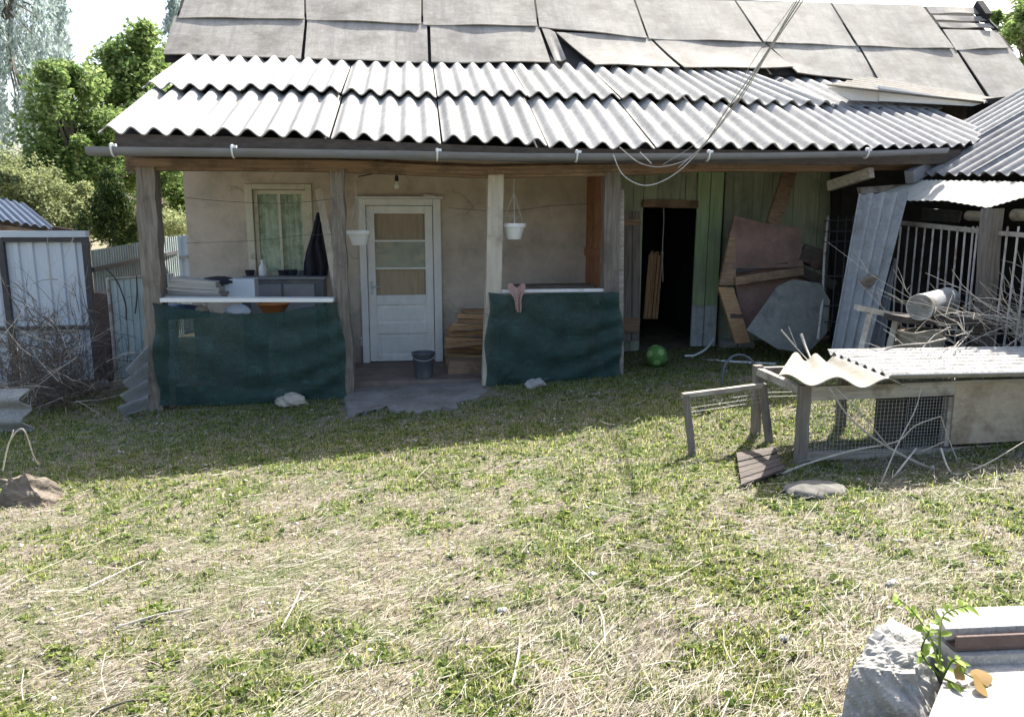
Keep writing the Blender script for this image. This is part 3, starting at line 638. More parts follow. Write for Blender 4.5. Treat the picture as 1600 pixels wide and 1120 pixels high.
# roof hatch lying across the waves
hatch_o = thing('roof_hatch', P(1400, 160, 8.6), 'white boarded box with wavy lid set into the roof above the eave', 'roof hatch')
HY = 8.40
m = MB(); m.prism([P(1292, 137, HY), P(1373, 136, HY), P(1373, 159, HY), P(1330, 157, HY)], (0, .03, 0)); m.build('side_board', 'white', hatch_o)
m = MB(); a, b_, c, d = P(1374, 134, HY-.03), P(1535, 162, HY-.25), P(1520, 166, HY-.25), P(1374, 158, HY-.03); m.prism([a, b_, c, d], (0, .03, 0)); m.build('front_board', 'whitebright', hatch_o)
A, B = P(1292, 136, HY-.05), P(1352, 122, HY+.5); D, E2 = P(1375, 133, HY-.1), P(1540, 160, HY-.3)
corr(P(1290, 134, HY-.06), P(1354, 122, HY+.6), P(1536, 161, HY-.3), P(1560, 156, HY+.3), 6, .012, (0, 0, 1), 3, .006).build('lid', 'asbtan', hatch_o, True)

# ------------------------------------------------------------------ right wing: low barred shed
WX = 4.72
wing = thing('barred_shed', (5.0, 6.3, .2), 'low shed with dark waved roof, milky canopy and upright bars at the right edge', 'shed')
zA = P(1455, 276, 7.0); eX = zA.x
def wz(y): return zA.z-(7.0-y)*.055
ys_ = [7.95, 7.25, 6.45, 5.65, 4.85, 4.05]
TA = math.tan(R(29))
for k in range(5):
    y0, y1 = ys_[k], ys_[k+1]-.03; xo = 0
    A = Vector((eX, y0, wz(y0)+.02)); B = Vector((eX, y1, wz(y1)+.02)); L_ = 3.2
    D = A+Vector((L_, 0, L_*TA)); E2 = B+Vector((L_, 0, L_*TA))
    if k == 0: A = A+Vector((.35, 0, .35*TA)); 
    corr(A, B, D, E2, 5, .022, Vector((-.48, 0, .87)), 3, ph=0).build('roof_sheet', 'asb' if k == 0 else 'asbd', wing, True, label='lighter roof sheet along the valley' if k == 0 else None)
m = MB(); m.beam(P(1421, 277, 7.05), P(1492, 236, 7.35), .09, .12); m.build('valley_gutter', 'gutter', wing)
# milky canopy
cq = [P(1368, 305, 7.15), P(1545, 322, 5.86), P(1640, 322, 5.3), P(1652, 280, 5.5), P(1456, 280, 7.0)]
lowL = [P(1366, 306, 7.2), P(1415, 313, 6.85), P(1480, 313, 6.35), P(1542, 323, 5.86), P(1600, 306, 5.6), P(1680, 330, 4.9)]
hiL = [Vector((eX-.04, y_, wz(y_)-.035)) for y_ in (7.15, 6.75, 6.3, 5.95, 5.6, 5.0)]
for k in range(5):
    m = MB(); a, b_, c, d = lowL[k], lowL[k+1], hiL[k+1], hiL[k]; g = []
    for i in range(25):
        u = i/24; g.append([(a.lerp(b_, u).lerp(d.lerp(c, u), v)+Vector((0, 0, .004*math.sin(u*2*math.pi*6)-.004*k))) for v in (0, .35, .7, 1.0)])
    MB().shell(g, .004).build('canopy_sheet', 'canopy', wing, True)
m = MB(); m.prism([P(1344, 293, 7.3), P(1450, 285, 7.3), P(1450, 296, 7.3), P(1346, 303, 7.3)], (0, .06, 0)); m.build('canopy_batten', 'wood_gx', wing)
m = MB(); m.beam(P(1551, 326, 5.86), P(1533, 545, 5.86), .115, .115, seg=8, jit=.006); m.build('post', 'wood_z', wing)
def wp(px, py): return PX(px, py, WX)
m = MB(); m.beam(PX(1405, 348, WX), PX(1541, 362, WX), .04, .04); m.beam(PX(1558, 364, WX), PX(1660, 372, WX), .04, .035); m.build('top_rail', 'wood_gx', wing)
m = MB(); ya, yb = PX(1405, 348, WX).y, PX(1660, 372, WX).y; m.beam((WX, ya, .42), (WX, yb, .42), .05, .07); m.build('bottom_rail', 'wood_gx', wing)
for px in (1408, 1420, 1433, 1446, 1459, 1472, 1484, 1497, 1509, 1521, 1528, 1575, 1592, 1606, 1622, 1640):
    a = PX(px, 352, WX); 
    m = MB(); m.tube([(WX, a.y, a.z-.01), (WX+random.uniform(-.01, .01), a.y+random.uniform(-.01, .01), .95), (WX+random.uniform(-.02, .02), a.y+random.uniform(-.02, .02), .43)], .009, 6); m.build('bar', 'bars', wing, True)
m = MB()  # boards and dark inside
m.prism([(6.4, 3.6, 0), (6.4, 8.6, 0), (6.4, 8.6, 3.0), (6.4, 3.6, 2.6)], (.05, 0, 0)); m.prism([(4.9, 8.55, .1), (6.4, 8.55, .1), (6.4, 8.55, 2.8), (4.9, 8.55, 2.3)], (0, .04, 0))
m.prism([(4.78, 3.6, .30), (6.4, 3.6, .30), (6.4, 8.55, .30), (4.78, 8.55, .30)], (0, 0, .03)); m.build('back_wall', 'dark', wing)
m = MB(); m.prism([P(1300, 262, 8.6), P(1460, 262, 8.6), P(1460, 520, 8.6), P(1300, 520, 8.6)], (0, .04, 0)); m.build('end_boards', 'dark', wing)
m = MB(); m.prism([PX(1440, 325, 5.6), PX(1500, 330, 5.6), PX(1496, 348, 5.6), PX(1440, 344, 5.6)], (.03, 0, 0)); m.build('blue_grey_board', 'bucket', wing)
m = MB(); m.tube([PX(1513, 337, 4.95), PX(1548, 339, 4.95)], .045, 10); m.build('log_end', 'wood_gx', wing, True)
m = MB(); m.tube([PX(1585, 336, 4.95), PX(1640, 336, 4.95)], .05, 10); m.build('log_end', 'wood_gx', wing, True)

# ------------------------------------------------------------------ things on and by the porch
# shade nets
def net(lab, x0, x1, y0s, y1s, Y, sag, parentless=True, drape=None):
    a = [P(px, py, Y) for px, py in y0s]; b_ = [P(px, py, Y) for px, py in y1s]; g = []; N = 48
    for i in range(N+1):
        u = i/N; ta = u*(len(a)-1); k = min(int(ta), len(a)-2); top = a[k].lerp(a[k+1], ta-k); tb = u*(len(b_)-1); k = min(int(tb), len(b_)-2); bot = b_[k].lerp(b_[k+1], tb-k)
        row = []
        for j in range(25):
            v = j/24; p = top.lerp(bot, v)
            wv = .014*math.sin(v*21+3*math.sin(u*5+v*3))+.02*(float(fbm(u*7+x0, v*5, 1, 3, 9))-.5)+.008*math.sin(u*26+v*9)
            edge = .02*math.sin(v*9)*(1-min(1, u*6))-.02*math.sin(v*8+1)*(1-min(1, (1-u)*6))
            row.append(p+Vector((edge, wv-.01, 0)))
        g.append(row)
    m = MB(); m.shell(g, .0015); return single(m, 'shade_net', 'net', lab, 'net', True, group='green nets tied across the porch')
net('dark green shade net sagging below the white shelf board between the left posts', 0, 1, [(238, 473), (300, 484), (370, 492), (440, 487), (530, 471)], [(247, 634), (330, 632), (430, 630), (500, 628), (545, 622)], PY-.11, 0)
net('taut dark green shade net under the pink rag beside the firewood', 5, 1, [(763, 457), (800, 461), (850, 458), (910, 457), (970, 456)], [(757, 604), (820, 602), (880, 600), (930, 596), (972, 591)], PY-.11, 0)
m = MB(); m.beam(P(254, 468, PY-.12), P(522, 468, PY-.12), .16, .035); single(m, 'shelf_board', 'whitebright', 'clean white board laid level between the left porch posts', 'board', bevel=.003)
m = MB(); m.beam(P(783, 455, PY-.03), P(948, 453, PY-.03), .06, .03); single(m, 'porch_rail', 'white', 'white rail along the top of the right hand green net', 'rail')
m = MB(); m.beam(P(790, 590, PY+.02), P(935, 470, PY+.02), .02, .05, (0, 1, 0)); m.beam(P(800, 470, PY+.05), P(940, 580, PY+.05), .02, .05, (0, 1, 0)); single(m, 'cross_brace', 'wood_gx', 'wooden cross brace faintly seen behind the taut green net', 'brace')
# reddish bench / ledge seen above the right net
m = MB(); m.beam(P(800, 449, 8.3), P(925, 447, 8.3), .3, .05); single(m, 'wooden_ledge', 'floor', 'dark red ledge against the wall behind the right net', 'ledge')
def ground_leg(): pass
# bucket
bp_ = P(662, 576, 7.75); bp_.z = .047
b = thing('bucket', bp_, 'dark grey bucket on the porch floor in front of the white door', 'bucket')
m = MB(); m.lathe(bp_, [(.085, 0), (.088, .012), (.115, .245), (.122, .25), (.122, .262), (.110, .262), (.108, .25), (.082, .015)], 24); m.build('bucket_body', 'bucket', b, True)
m = MB(); m.tube([bp_+Vector((.122*math.cos(t), -.02-.10*math.sin(t), .25-.06*math.sin(t))) for t in [math.pi*k/12 for k in range(13)]], .003, 5); m.build('bucket_handle', 'steel', b, True)
# laths
fl = [((722, 486), (757, 485)), ((713, 493), (757, 494)), ((717, 501), (757, 500)), ((706, 506), (757, 511)), ((700, 513), (757, 509)), ((696, 518), (757, 523)), ((703, 525), (757, 517)), ((695, 529), (757, 532)), ((697, 535), (757, 545)), ((694, 541), (757, 534)), ((697, 547), (757, 549)), ((695, 553), (757, 557)), ((700, 559), (757, 556)), ((697, 564), (757, 566))]
ordn = ['first', 'second', 'third', 'fourth', 'fifth', 'sixth', 'seventh', 'eighth', 'ninth', 'tenth', 'eleventh', 'twelfth', 'thirteenth', 'fourteenth']
for k, ((xa, ya_), (xb, yb_)) in enumerate(fl):
    yy = 8.30-.05*(k % 5)-random.uniform(0, .02); tilt_ = yb_-ya_
    m = MB(); m.beam(P(xa, ya_, yy), P(xb+6, yb_, yy+.05), .07+.03*(k % 2), .036+.010*(k % 3 == 1), seg=3, jit=.004)
    how = 'rising to the right' if tilt_ < -2 else 'sloping down to the right' if tilt_ > 3 else 'lying level'
    single(m, 'lath', 'lath', ('topmost brown lath of the firewood pile by the door' if k == 0 else 'lowest brown lath of the firewood pile by the door' if k == 13 else f'brown lath {how}, {ordn[k]} from the top of the firewood pile'), 'lath', group='brown laths piled right of the door')
m = MB(); m.prism([P(700, 586, 7.9), P(757, 588, 7.9), P(757, 566, 7.9), P(702, 564, 7.9)], (0, .35, 0)); single(m, 'plank_base', 'wood_x', 'dark board the lath pile rests on', 'board')
# hanging pots
def hpot(px, ptop, pbot, hook, Y, lab):
    c = P(px, pbot, Y); h = P(px, ptop, Y).z-c.z; hk = P(*hook, Y)
    t = thing('hanging_pot', c, lab, 'flower pot', 'white hanging pots under the porch beam')
    MB().lathe(c, [(.072, 0), (.076, .006), (.108, h-.035), (.125, h-.035), (.125, h), (.115, h), (.104, h-.03)], 24).build('pot_body', 'plastic', t, True)
    MB().lathe(c, [(.09, h-.03), (.103, h-.025)], 20).build('soil', 'clod', t)
    for k in range(3):
        a = 2.1*k+.5; p = c+Vector((.118*math.cos(a), .118*math.sin(a), h-.005)); mid = c+Vector((0, 0, 0)); knot = hk.lerp(c+Vector((0, 0, h)), .32)
        MB().tube([p, knot, hk], .0042, 5).build('cord', 'wire', t, True)
    return t
hpot(562, 360, 383, (555, 284), 7.75, 'white hanging pot beside the cracked post, left of the door')
t = hpot(802, 349, 374, (803, 280), 7.5, 'white hanging pot with a dry plant, just right of the pale post')
m = MB()
c = P(803, 349, 7.5)
for k in range(9): a = random.uniform(0, 6.28); m.tube([c+Vector((0, 0, -.03)), c+Vector((.03*math.cos(a), .03*math.sin(a), .04)), c+Vector((.07*math.cos(a), .07*math.sin(a), .06+.03*random.random()))], .004, 4)
m.build('dry_plant', 'twig', t)
# bulb
c = P(620, 289, 8.2); t = thing('light_bulb', c, 'bare light bulb on a short dark wire above the door', 'light bulb')
MB().lathe(c, [(.004, -.045), (.02, -.04), (.03, -.02), (.026, .005), (.014, .025), (.012, .04)], 14).build('bulb', 'bulb', t, True)
m = MB(); m.lathe(c, [(.016, .035), (.02, .045), (.018, .085), (.006, .095)], 12); m.tube(spline([c+Vector((0, 0, .09)), c+Vector((-.02, .02, .17)), P(580, 272, 8.5), P(560, 276, 8.6)]), .006, 5); m.build('socket', 'dark', t, True)
# washing wires in front of the wall
m = MB(); m.tube(spline([P(240, 302, PY), P(330, 313, 7.9), P(440, 318, 8.1), P(530, 310, PY)]), .003, 4); single(m, 'washing_line', 'metal_dk', 'thin dark wire strung between the two left posts', 'wire')
m = MB(); m.tube(spline([P(290, 380, 8.5), P(400, 376, 8.4), P(470, 368, 8.3), P(530, 366, PY)]), .0028, 4); single(m, 'washing_line', 'metal_dk', 'lower thin wire crossing the plaster wall and window', 'wire')
m = MB(); m.tube(spline([P(700, 325, 8.66), P(790, 330, 8.6), P(860, 322, 8.64), P(930, 318, 8.6)]), .003, 4); single(m, 'washing_line', 'metal_dk', 'thin dark wire along the wall right of the door', 'wire')
# dark jacket hanging by the window
g = []
for i in range(29):
    u = i/28; row = []
    for j in range(15):
        v = j/14; hw = 3+17*v**.8; px = 499+(u-.5)*2*hw-6*v; row.append(P(px+3*math.sin(v*7+u*3)*v, 332+103*v-(8*abs(u-.5)*v if u < .5 else 14*(u-.5)*v)+4*math.sin(u*9)*v, 8.48+.035*math.sin(u*15+3*v+2*math.sin(v*5))*(.3+v)))
    g.append(row)
m = MB(); m.shell(g, .012); single(m, 'jacket', 'navy', 'dark navy jacket hanging beside the window', 'jacket', True)
m = MB(); m.beam(P(498, 296, 8.1), P(529, 464, 7.62), .075, .025, (0, -1, 0), 4, .002); single(m, 'leaning_plank', 'wood_pale', 'narrow pale plank leaning against the cracked post', 'plank')
# stack of mats / newspapers with dark bag, white carton, grey cabinet
for k in range(6):
    m = MB(); c = P(311, 461-k*4.6, 7.62); m.box(c+Vector((random.uniform(-.02, .02), 0, 0)), (.50-.02*k, .36, .028), Matrix.Rotation(random.uniform(-.06, .06), 3, 'Z') @ Matrix.Rotation(.05+.012*k, 3, 'Y'), .004)
    single(m, 'folded_paper', 'paper', ('grey bundle at the bottom of the stack on the white board' if k == 0 else 'grey bundle on top of the stack on the white board' if k == 5 else f'grey folded bundle, {[0, "second", "third", "fourth", "fifth"][k]} from the bottom of the stack on the white board'), 'paper bundle', group='grey bundles stacked on the shelf board')
def blob(c, d, seed, n=10, amp=.25, flat=True):
    n *= 2; m = MB(); g = []; nu, nv = 34, n; vs = []
    for j in range(nv+1):
        ph = math.pi*j/nv
        for i in range(nu):
            t = 2*math.pi*i/nu; x, y, z = math.sin(ph)*math.cos(t), math.sin(ph)*math.sin(t), math.cos(ph)
            k = 1+amp*(float(fbm(x*1.7+z+seed, y*1.7-z+seed*2, 1.3, 3, seed))-.5)*2-.5*amp*abs(float(fbm(x*3+z*2+seed, y*3-z*2, 1.6, 2, seed+3))-.5)*2
            if flat and z < -.4: z = -.4-(z+.4)*.2*-1*0-.0
            vs.append((c[0]+x*k*d[0]/2, c[1]+y*k*d[1]/2, c[2]+z*k*d[2]/2))
    fs = [(j*nu+i, (j+1)*nu+i, (j+1)*nu+(i+1) % nu, j*nu+(i+1) % nu) for j in range(nv) for i in range(nu)]
    m.add(vs, fs); return m
single(blob(P(338, 440, 7.75), (.32, .3, .10), 3), 'dark_bag', 'navy', 'dark crumpled bag on the grey paper stack', 'bag', True)
m = MB(); a = P(350, 466, 7.7); b_ = P(397, 436, 7.7); m.box(((a.x+b_.x)/2, 7.8, (a.z+b_.z)/2), (b_.x-a.x, .2, b_.z-a.z)); single(m, 'carton', 'metal_w', 'pale bluish white carton behind the white board', 'box', bevel=.004)
m = MB(); a = P(386, 600, 8.3); b_ = P(505, 436, 8.3)
cab = thing('cabinet', ((a.x+b_.x)/2, 8.4, .045), 'low grey cabinet under the window', 'cabinet')
m.box(((a.x+b_.x)/2, 8.45, (.05+b_.z)/2), (b_.x-a.x, .3, b_.z-.05)); m.build('cabinet_body', 'bucket', cab, bevel=.004)
m = MB(); m.box(((a.x+b_.x)/2, 8.44, b_.z+.012), (b_.x-a.x+.04, .34, .022)); m.build('cabinet_top', 'gutter', cab, bevel=.003)
m = MB(); m.box(((a.x+b_.x)/2-.17, 8.292, (.1+b_.z)/2), (.31, .016, b_.z-.2)); m.build('cabinet_door', 'gutter', cab)
m = MB(); m.box(((a.x+b_.x)/2+.17, 8.292, (.1+b_.z)/2), (.31, .016, b_.z-.2)); m.build('cabinet_door', 'gutter', cab)
# pots on the sill
sz = wb-.001
for px, r_, h, mt, lab, nm, cat in ((391, .05, .085, 'navy', 'small dark pot at the left end of the window sill', 'small_pot', 'pot'), (443, .055, .08, 'navy', 'left one of two dark pots in the middle of the sill', 'small_pot', 'pot'), (457, .055, .085, 'navy', 'right one of two dark pots in the middle of the sill', 'small_pot', 'pot'), (474, .045, .075, 'bucket', 'grey pot at the right end of the sill by the jacket', 'small_pot', 'pot')):
    c = P(px, 434, 8.6); c.z = sz; single(MB().lathe(c, [(r_*.75, 0), (r_, h*.95), (r_*1.06, h*.95), (r_*1.06, h), (r_*.9, h), (r_*.8, h*.8)], 14), nm, mt, lab, cat, True)
c = P(411, 433, 8.6); c.z = sz; single(MB().lathe(c, [(.038, 0), (.042, .01), (.042, .10), (.03, .135), (.014, .15), (.014, .175), (.018, .176), (.018, .195)], 14), 'bottle', 'plastic', 'white plastic bottle standing on the window sill', 'bottle', True)
# clutter behind and above the left net
single(blob(P(283, 490, 7.7), (.55, .3, .20), 12), 'blue_sheeting', 'blue', 'crumpled blue sheeting behind the left net', 'sheeting', True)
single(blob(P(315, 486, 7.55), (.11, .12, .12), 5), 'white_rag', 'rag', 'small white rag left of the dark gap under the white board', 'rag', True)
single(blob(P(372, 486, 7.6), (.26, .2, .12), 8), 'white_cloth', 'metal_w', 'white cloth bundle under the white board', 'cloth', True)
c = P(428, 488, 7.75); single(MB().lathe(c, [(.10, 0), (.15, .08), (.16, .085), (.16, .095), (.145, .095), (.1, .02)], 22), 'basin', 'orangep', 'orange brown basin under the white board', 'basin', True)
c = P(448, 580, 7.8); c.z = .05; single(MB().lathe(c, [(.15, 0), (.16, .02), (.16, .42), (.13, .46), (.05, .48), (.05, .52)], 20), 'canister', 'tin', 'pale canister standing behind the left net', 'canister', True)
m = MB(); m.box(P(400, 588, 7.8), (.12, .12, .2)); m.box(P(400, 575, 7.8), (.126, .126, .02)); single(m, 'small_box', 'tin', 'small pale box low behind the left net', 'box', bevel=.004)
m = MB(); m.beam(P(310, 588, 7.5), P(400, 618, 7.45), .03, .04); single(m, 'stick', 'wood_gx', 'grey stick leaning behind the left net near the ground', 'stick')
m = MB(); c = P(497, 600, 7.5); m.box(c, (.13, .1, .08), Matrix.Rotation(.3, 3, 'Z'), .01); single(m, 'brick', 'stump', 'brownish brick behind the right end of the left net', 'brick', bevel=.005)
# pink rag over the right rail
g = []
for i in range(15):
    u = i/14; row = []
    for j in range(12):
        v = j/11; wd = 12*(1-v)**1.1+1.5+1.5*math.sin(v*9); row.append(P(807+(u-.5)*2*wd+4*v, 446+42*v-(6*math.sin(u*9))*(1-v)*.6, 7.255+.018*math.sin(u*9+v*3)))
    g.append(row)
m = MB(); m.shell(g, .006); single(m, 'pink_rag', 'pink', 'pink rag hanging over the rail of the right net', 'rag', True)
# rags and stones in front of the nets
c = PG(455, 634); t = single(blob((c.x, c.y, c.z+.04), (.30, .22, .14), 21, 12, .45), 'sack', 'rag', 'crumpled beige sack on the grass in front of the left net', 'sack', True)
c = PG(437, 626); single(blob((c.x, c.y+.03, c.z+.05), (.11, .10, .14), 22, 10, .4), 'white_scrap', 'whitebright', 'white scrap at the left end of the beige sack', 'scrap', True)
c = PG(339, 630); single(blob((c.x, c.y, c.z+.03), (.055, .06, .11), 31, 8, .3), 'white_stone', 'concw', 'small white upright stone before the left net', 'stone', True)
c = PG(836, 606); single(blob((c.x, c.y, c.z+.03), (.19, .16, .12), 33, 10, .35), 'pale_stone', 'conc', 'pale flat stone in the grass under the taut green net', 'stone', True)
# ball
c = PG(1025, 572); r_ = .118; c = c+Vector((0, 0, r_-.01)); ball = thing('ball', c-Vector((0, 0, r_)), 'green patterned ball on the grass near the dark doorway', 'ball')
m = MB(); m.lathe(c, [(max(.001, r_*math.sin(math.pi*k/16)), -r_*math.cos(math.pi*k/16)) for k in range(17)], 28); m.build('ball_skin', 'ballg', ball, True)
ph_ = (1+5**.5)/2
for k, v in enumerate([(0, 1, ph_), (0, 1, -ph_), (0, -1, ph_), (0, -1, -ph_), (1, ph_, 0), (1, -ph_, 0), (-1, ph_, 0), (-1, -ph_, 0), (ph_, 0, 1), (ph_, 0, -1), (-ph_, 0, 1), (-ph_, 0, -1)]):
    n = Vector(v).normalized(); n = Matrix.Rotation(.5, 3, 'X') @ (Matrix.Rotation(.35, 3, 'Z') @ n); a = n.orthogonal().normalized(); b_ = n.cross(a); m = MB(); vs_ = [c+n*(r_+.0015)]
    for rr in (.5, 1):
        for q in range(10):
            tt = 6.283*q/10; d = (n+(a*math.cos(tt)+b_*math.sin(tt))*.36*rr*(1 if q % 2 else .8)).normalized(); vs_.append(c+d*(r_+.0015))
    m.add(vs_, [(0, 1+q, 1+(q+1) % 10) for q in range(10)]+[(1+q, 11+q, 11+(q+1) % 10, 1+(q+1) % 10) for q in range(10)]); m.build('ball_patch', 'ballp', ball, True)
# bundle of reeds inside the doorway, rope
t = thing('reed_bundle', P(1018, 490, 9.0), 'upright bundle of thin brown sticks inside the dark doorway', 'stick bundle')
m = MB()
for k in range(26): u = random.random(); m.tube([P(1006+u*24-3, 498, 9.0+random.random()*.12), P(1012+u*24, 392+random.random()*10, 9.05+random.random()*.12)], .008, 5)
m.build('stick_mass', 'lath', t, kind='stuff')
m = MB(); m.tube(spline([P(1037, 325, WY-.02), P(1037, 350, WY-.02), P(1035, 390, WY-.02), P(1036, 440, 8.75)]), .006, 5); single(m, 'rope', 'cable', 'pale rope hanging in the dark doorway', 'rope', True)
# rubbish in front of green wall
m = MB(); m.beam(P(1236, 262, 8.35), P(1207, 352, 8.0), .16, .04, (0, -1, 0), 3, .004); single(m, 'brown_plank', 'wood_x', 'brown plank leaning diagonally against the green boards', 'plank')
t = thing('rusty_cart', P(1200, 540, 7.9), 'rusty brown upturned cart body leaning against the green boards', 'cart')
Yc = 7.95
g = [[P(1146+8*v, 345+80*v, Yc) for v in (0, .5, 1)], [P(1205+2*v, 355+65*v, Yc-.03) for v in (0, .5, 1)], [P(1253+4*v, 368+60*v, Yc) for v in (0, .5, 1)]]
m = MB(); m.prism([P(1148, 337, Yc+.02), P(1195, 348, Yc+.02), P(1252, 357, Yc), P(1256, 418, Yc-.05), P(1143, 420, Yc-.05), P(1140, 367, Yc)], (0, .05, 0)); m.build('panel', 'rustpanel', t, bevel=.006)
m = MB(); m.prism([P(1146, 422, Yc+.03), P(1256, 414, Yc+.03), P(1290, 500, Yc+.03), P(1160, 520, Yc+.03)], (0, .04, 0)); m.build('panel', 'rustpanel', t)
m = MB(); m.beam(P(1148, 439, Yc-.08), P(1254, 423, Yc-.08), .05, .085, seg=4, jit=.003); m.build('rail', 'wood_x', t)
m = MB(); m.beam(P(1146, 424, Yc-.03), P(1230, 412, Yc-.03), .03, .035); m.build('rail', 'metal_dk', t)
m = MB(); m.beam(P(1250, 424, Yc-.06), P(1304, 446, Yc-.06), .05, .10, seg=3, jit=.003); m.build('rail', 'wood_dk', t)
m = MB(); m.prism([P(1140, 370, Yc-.02), P(1149, 372, Yc-.02), P(1150, 444, Yc-.06), P(1124, 446, Yc-.06)], (0, .04, 0)); m.build('side_board', 'wood_x', t)
m = MB(); m.prism([P(1122, 448, Yc-.09), P(1146, 450, Yc-.09), P(1173, 535, Yc-.13), P(1150, 537, Yc-.13)], (0, .05, 0)); m.build('leg', 'lath', t)
m = MB(); m.prism([P(1142, 490, Yc-.12), P(1160, 491, Yc-.12), P(1160, 497, Yc-.12), P(1142, 497, Yc-.12)], (0, .02, 0)); m.build('leg_band', 'rust', t)
m = MB(); m.box(P(1270, 400, Yc), (.28, .06, .20), Matrix.Rotation(.35, 3, 'Y'), .02); m.build('panel', 'wood_dk', t)
m = MB(); m.lathe(P(1272, 411, Yc-.06), [(.04, 0), (.06, .01), (.06, .05), (.03, .06)], 12, Matrix.Rotation(R(90), 3, 'X')); m.build('hub', 'rust', t, True)
m = MB(); fq = [(1167, 516), (1215, 448), (1240, 437), (1282, 443), (1297, 470), (1292, 520), (1262, 552), (1215, 545)]
m.prism([P(a, b_, 7.55-(b_-440)*.002) for a, b_ in fq], (0, .012, .004)); single(m, 'flat_sheet', 'flat', 'broken flat grey sheet leaning on the rusty cart', 'sheet')
m = MB(); m.tube([P(1294, 338, 7.9), P(1288, 400, 7.7), P(1285, 470, 7.5), P(1278, 530, 7.3)], .013, 6); single(m, 'metal_rod', 'bars', 'thin pale rod leaning beside the broken grey sheet', 'rod', True)
t = thing('wire_rack', P(1310, 480, 7.6), 'black wire rack leaning between the cart and the waved sheets', 'rack')
m = MB()
for px in (1292, 1305, 1318, 1328): m.tube([P(px+5, 338, 7.75), P(px-6, 510, 7.45)], .006, 5)
for py in (345, 362, 378, 432, 478, 503): m.tube([P(1288, py, 7.7-(py-340)*.0017), P(1331, py-1, 7.7-(py-340)*.0017)], .008 if py > 420 else .006, 5)
m.build('rack_wires', 'metal_dk', t, kind='stuff')
# leaning waved sheets
def lean(q, waves, lab, mat='asb', amp=.022, torn=None):
    tl, tr, br, bl = q; m = corr(bl, br, tl, tr, waves, amp, (0, -.95, .3), 8, .008, warp=.03); return single(m, 'waved_sheet', mat, lab, 'roofing sheet', True, group='waved sheets leaning by the shed')
lean([P(1340, 304, 6.95), P(1417, 301, 6.75), P(1352, 556, 6.35), P(1296, 552, 6.55)], 4, 'large grey waved sheet leaning upright against the barred shed', 'asbm')
lean([P(1392, 420, 6.9), P(1404, 400, 6.9), P(1382, 556, 6.5), P(1350, 556, 6.5)], 2.5, 'narrow grey waved sheet peeping out behind the large leaning one', 'asbm')
m = MB(); m.prism([P(1345, 440, 6.55), P(1358, 434, 6.53), P(1372, 432, 6.53), P(1366, 444, 6.53), P(1350, 450, 6.55)], (0, .03, .02)); single(m, 'broken_slab', 'stump', 'brown broken shard stuck on the large leaning sheet', 'shard')
# pale stand and pipe on a block
t = thing('trestle', P(1370, 560, 6.0), 'pale wooden trestle with crossbar before the waved sheets', 'trestle')
m = MB(); m.beam(P(1337, 480, 6.0), P(1403, 494, 6.0), .05, .045); m.build('crossbar', 'wood_pale', t)
m = MB(); m.beam(P(1360, 490, 6.0), P(1340, 570, 5.85), .045, .045); m.build('leg', 'wood_pale', t)
m = MB(); m.beam(P(1401, 497, 6.0), P(1384, 570, 5.85), .045, .045); m.build('leg', 'wood_pale', t)
bt_ = P(1450, 516, 5.75); m = MB(); gz_ = G(bt_.x, 5.85); m.box((bt_.x, 5.85, (gz_+bt_.z)/2-.02), (.24, .25, bt_.z-gz_+.04), None, .02); single(m, 'wood_block', 'ply', 'tan wooden block carrying the metal pipe', 'block', bevel=.012)
m = MB(); m.beam(P(1398, 497, 5.8), P(1530, 503, 5.8), .3, .05); single(m, 'shelf_plank', 'wood_dk', 'dark plank on the tan block under the metal pipe', 'plank')
pc = P(1437, 480, 5.6); pd = P(1480, 468, 5.95); t = thing('metal_pipe', (pc+pd)/2-Vector((0, 0, .1)), 'short wide galvanised pipe lying on the dark plank', 'pipe')
ax = (pd-pc); Lp = ax.length; q = ax.to_track_quat('Z', 'Y').to_matrix(); m = MB()
m.lathe(pc, [(.098, 0), (.104, 0), (.104, .02), (.099, .025), (.099, Lp-.03), (.102, Lp), (.093, Lp), (.092, .02), (.096, .0)], 26, q); m.build('pipe_body', 'steel', t, True)
m = MB(); m.lathe(pc, [(.001, Lp-.03), (.091, Lp-.03), (.091, Lp-.02), (.001, Lp-.02)], 20, q); m.build('pipe_end', 'conc', t)
# brushwood heap at right
def twigs(name, n, region, Yr, length, rr, mat, lab, cat, seed, dirf, parent=None, sub=3):
    r = random.Random(seed); m = MB()
    for k in range(n):
        px, py = region(r); a = P(px, py, r.uniform(*Yr)); d = Vector(dirf(r)).normalized()*r.uniform(*length); pts = [a]
        cur = a.copy(); dd = d.copy()/4
        for s_ in range(4): dd = dd+Vector((r.uniform(-1, 1), r.uniform(-1, 1), r.uniform(-1, 1)))*dd.length*.22; cur = cur+dd; pts.append(cur.copy())
        r0 = r.uniform(*rr); m.tube(pts, [r0*(1-.17*i) for i in range(5)], 4)
        for q in range(r.randint(0, sub)):
            i = r.randint(1, 3); e = pts[i]; d2 = (dd.normalized()+Vector((r.uniform(-.9, .9), r.uniform(-.9, .9), r.uniform(-.6, .6)))).normalized()*r.uniform(.1, .25); m.tube([e, e+d2*.5+Vector((0, 0, .01)), e+d2], [r0*.5, r0*.4, r0*.2], 3)
    return single(m, name, mat, lab, cat, False, 0, None, 'stuff')
twigs('brushwood_heap', 120, lambda r: (r.uniform(1470, 1720), r.uniform(488, 575)), (5.2, 5.9), (.3, 1.0), (.0025, .007), 'twig', 'heap of pale cut branches at the right edge behind the coop', 'branches', 5, lambda r: (r.uniform(-1, -.2), r.uniform(-.6, .4), r.uniform(-.15, .5)))
single(blob((5.15, 5.85, .38), (1.5, .5, .36), 41, 10, .3), 'brush_core', 'twigd', 'dark bottom of the branch heap at the right edge', 'branches', True)
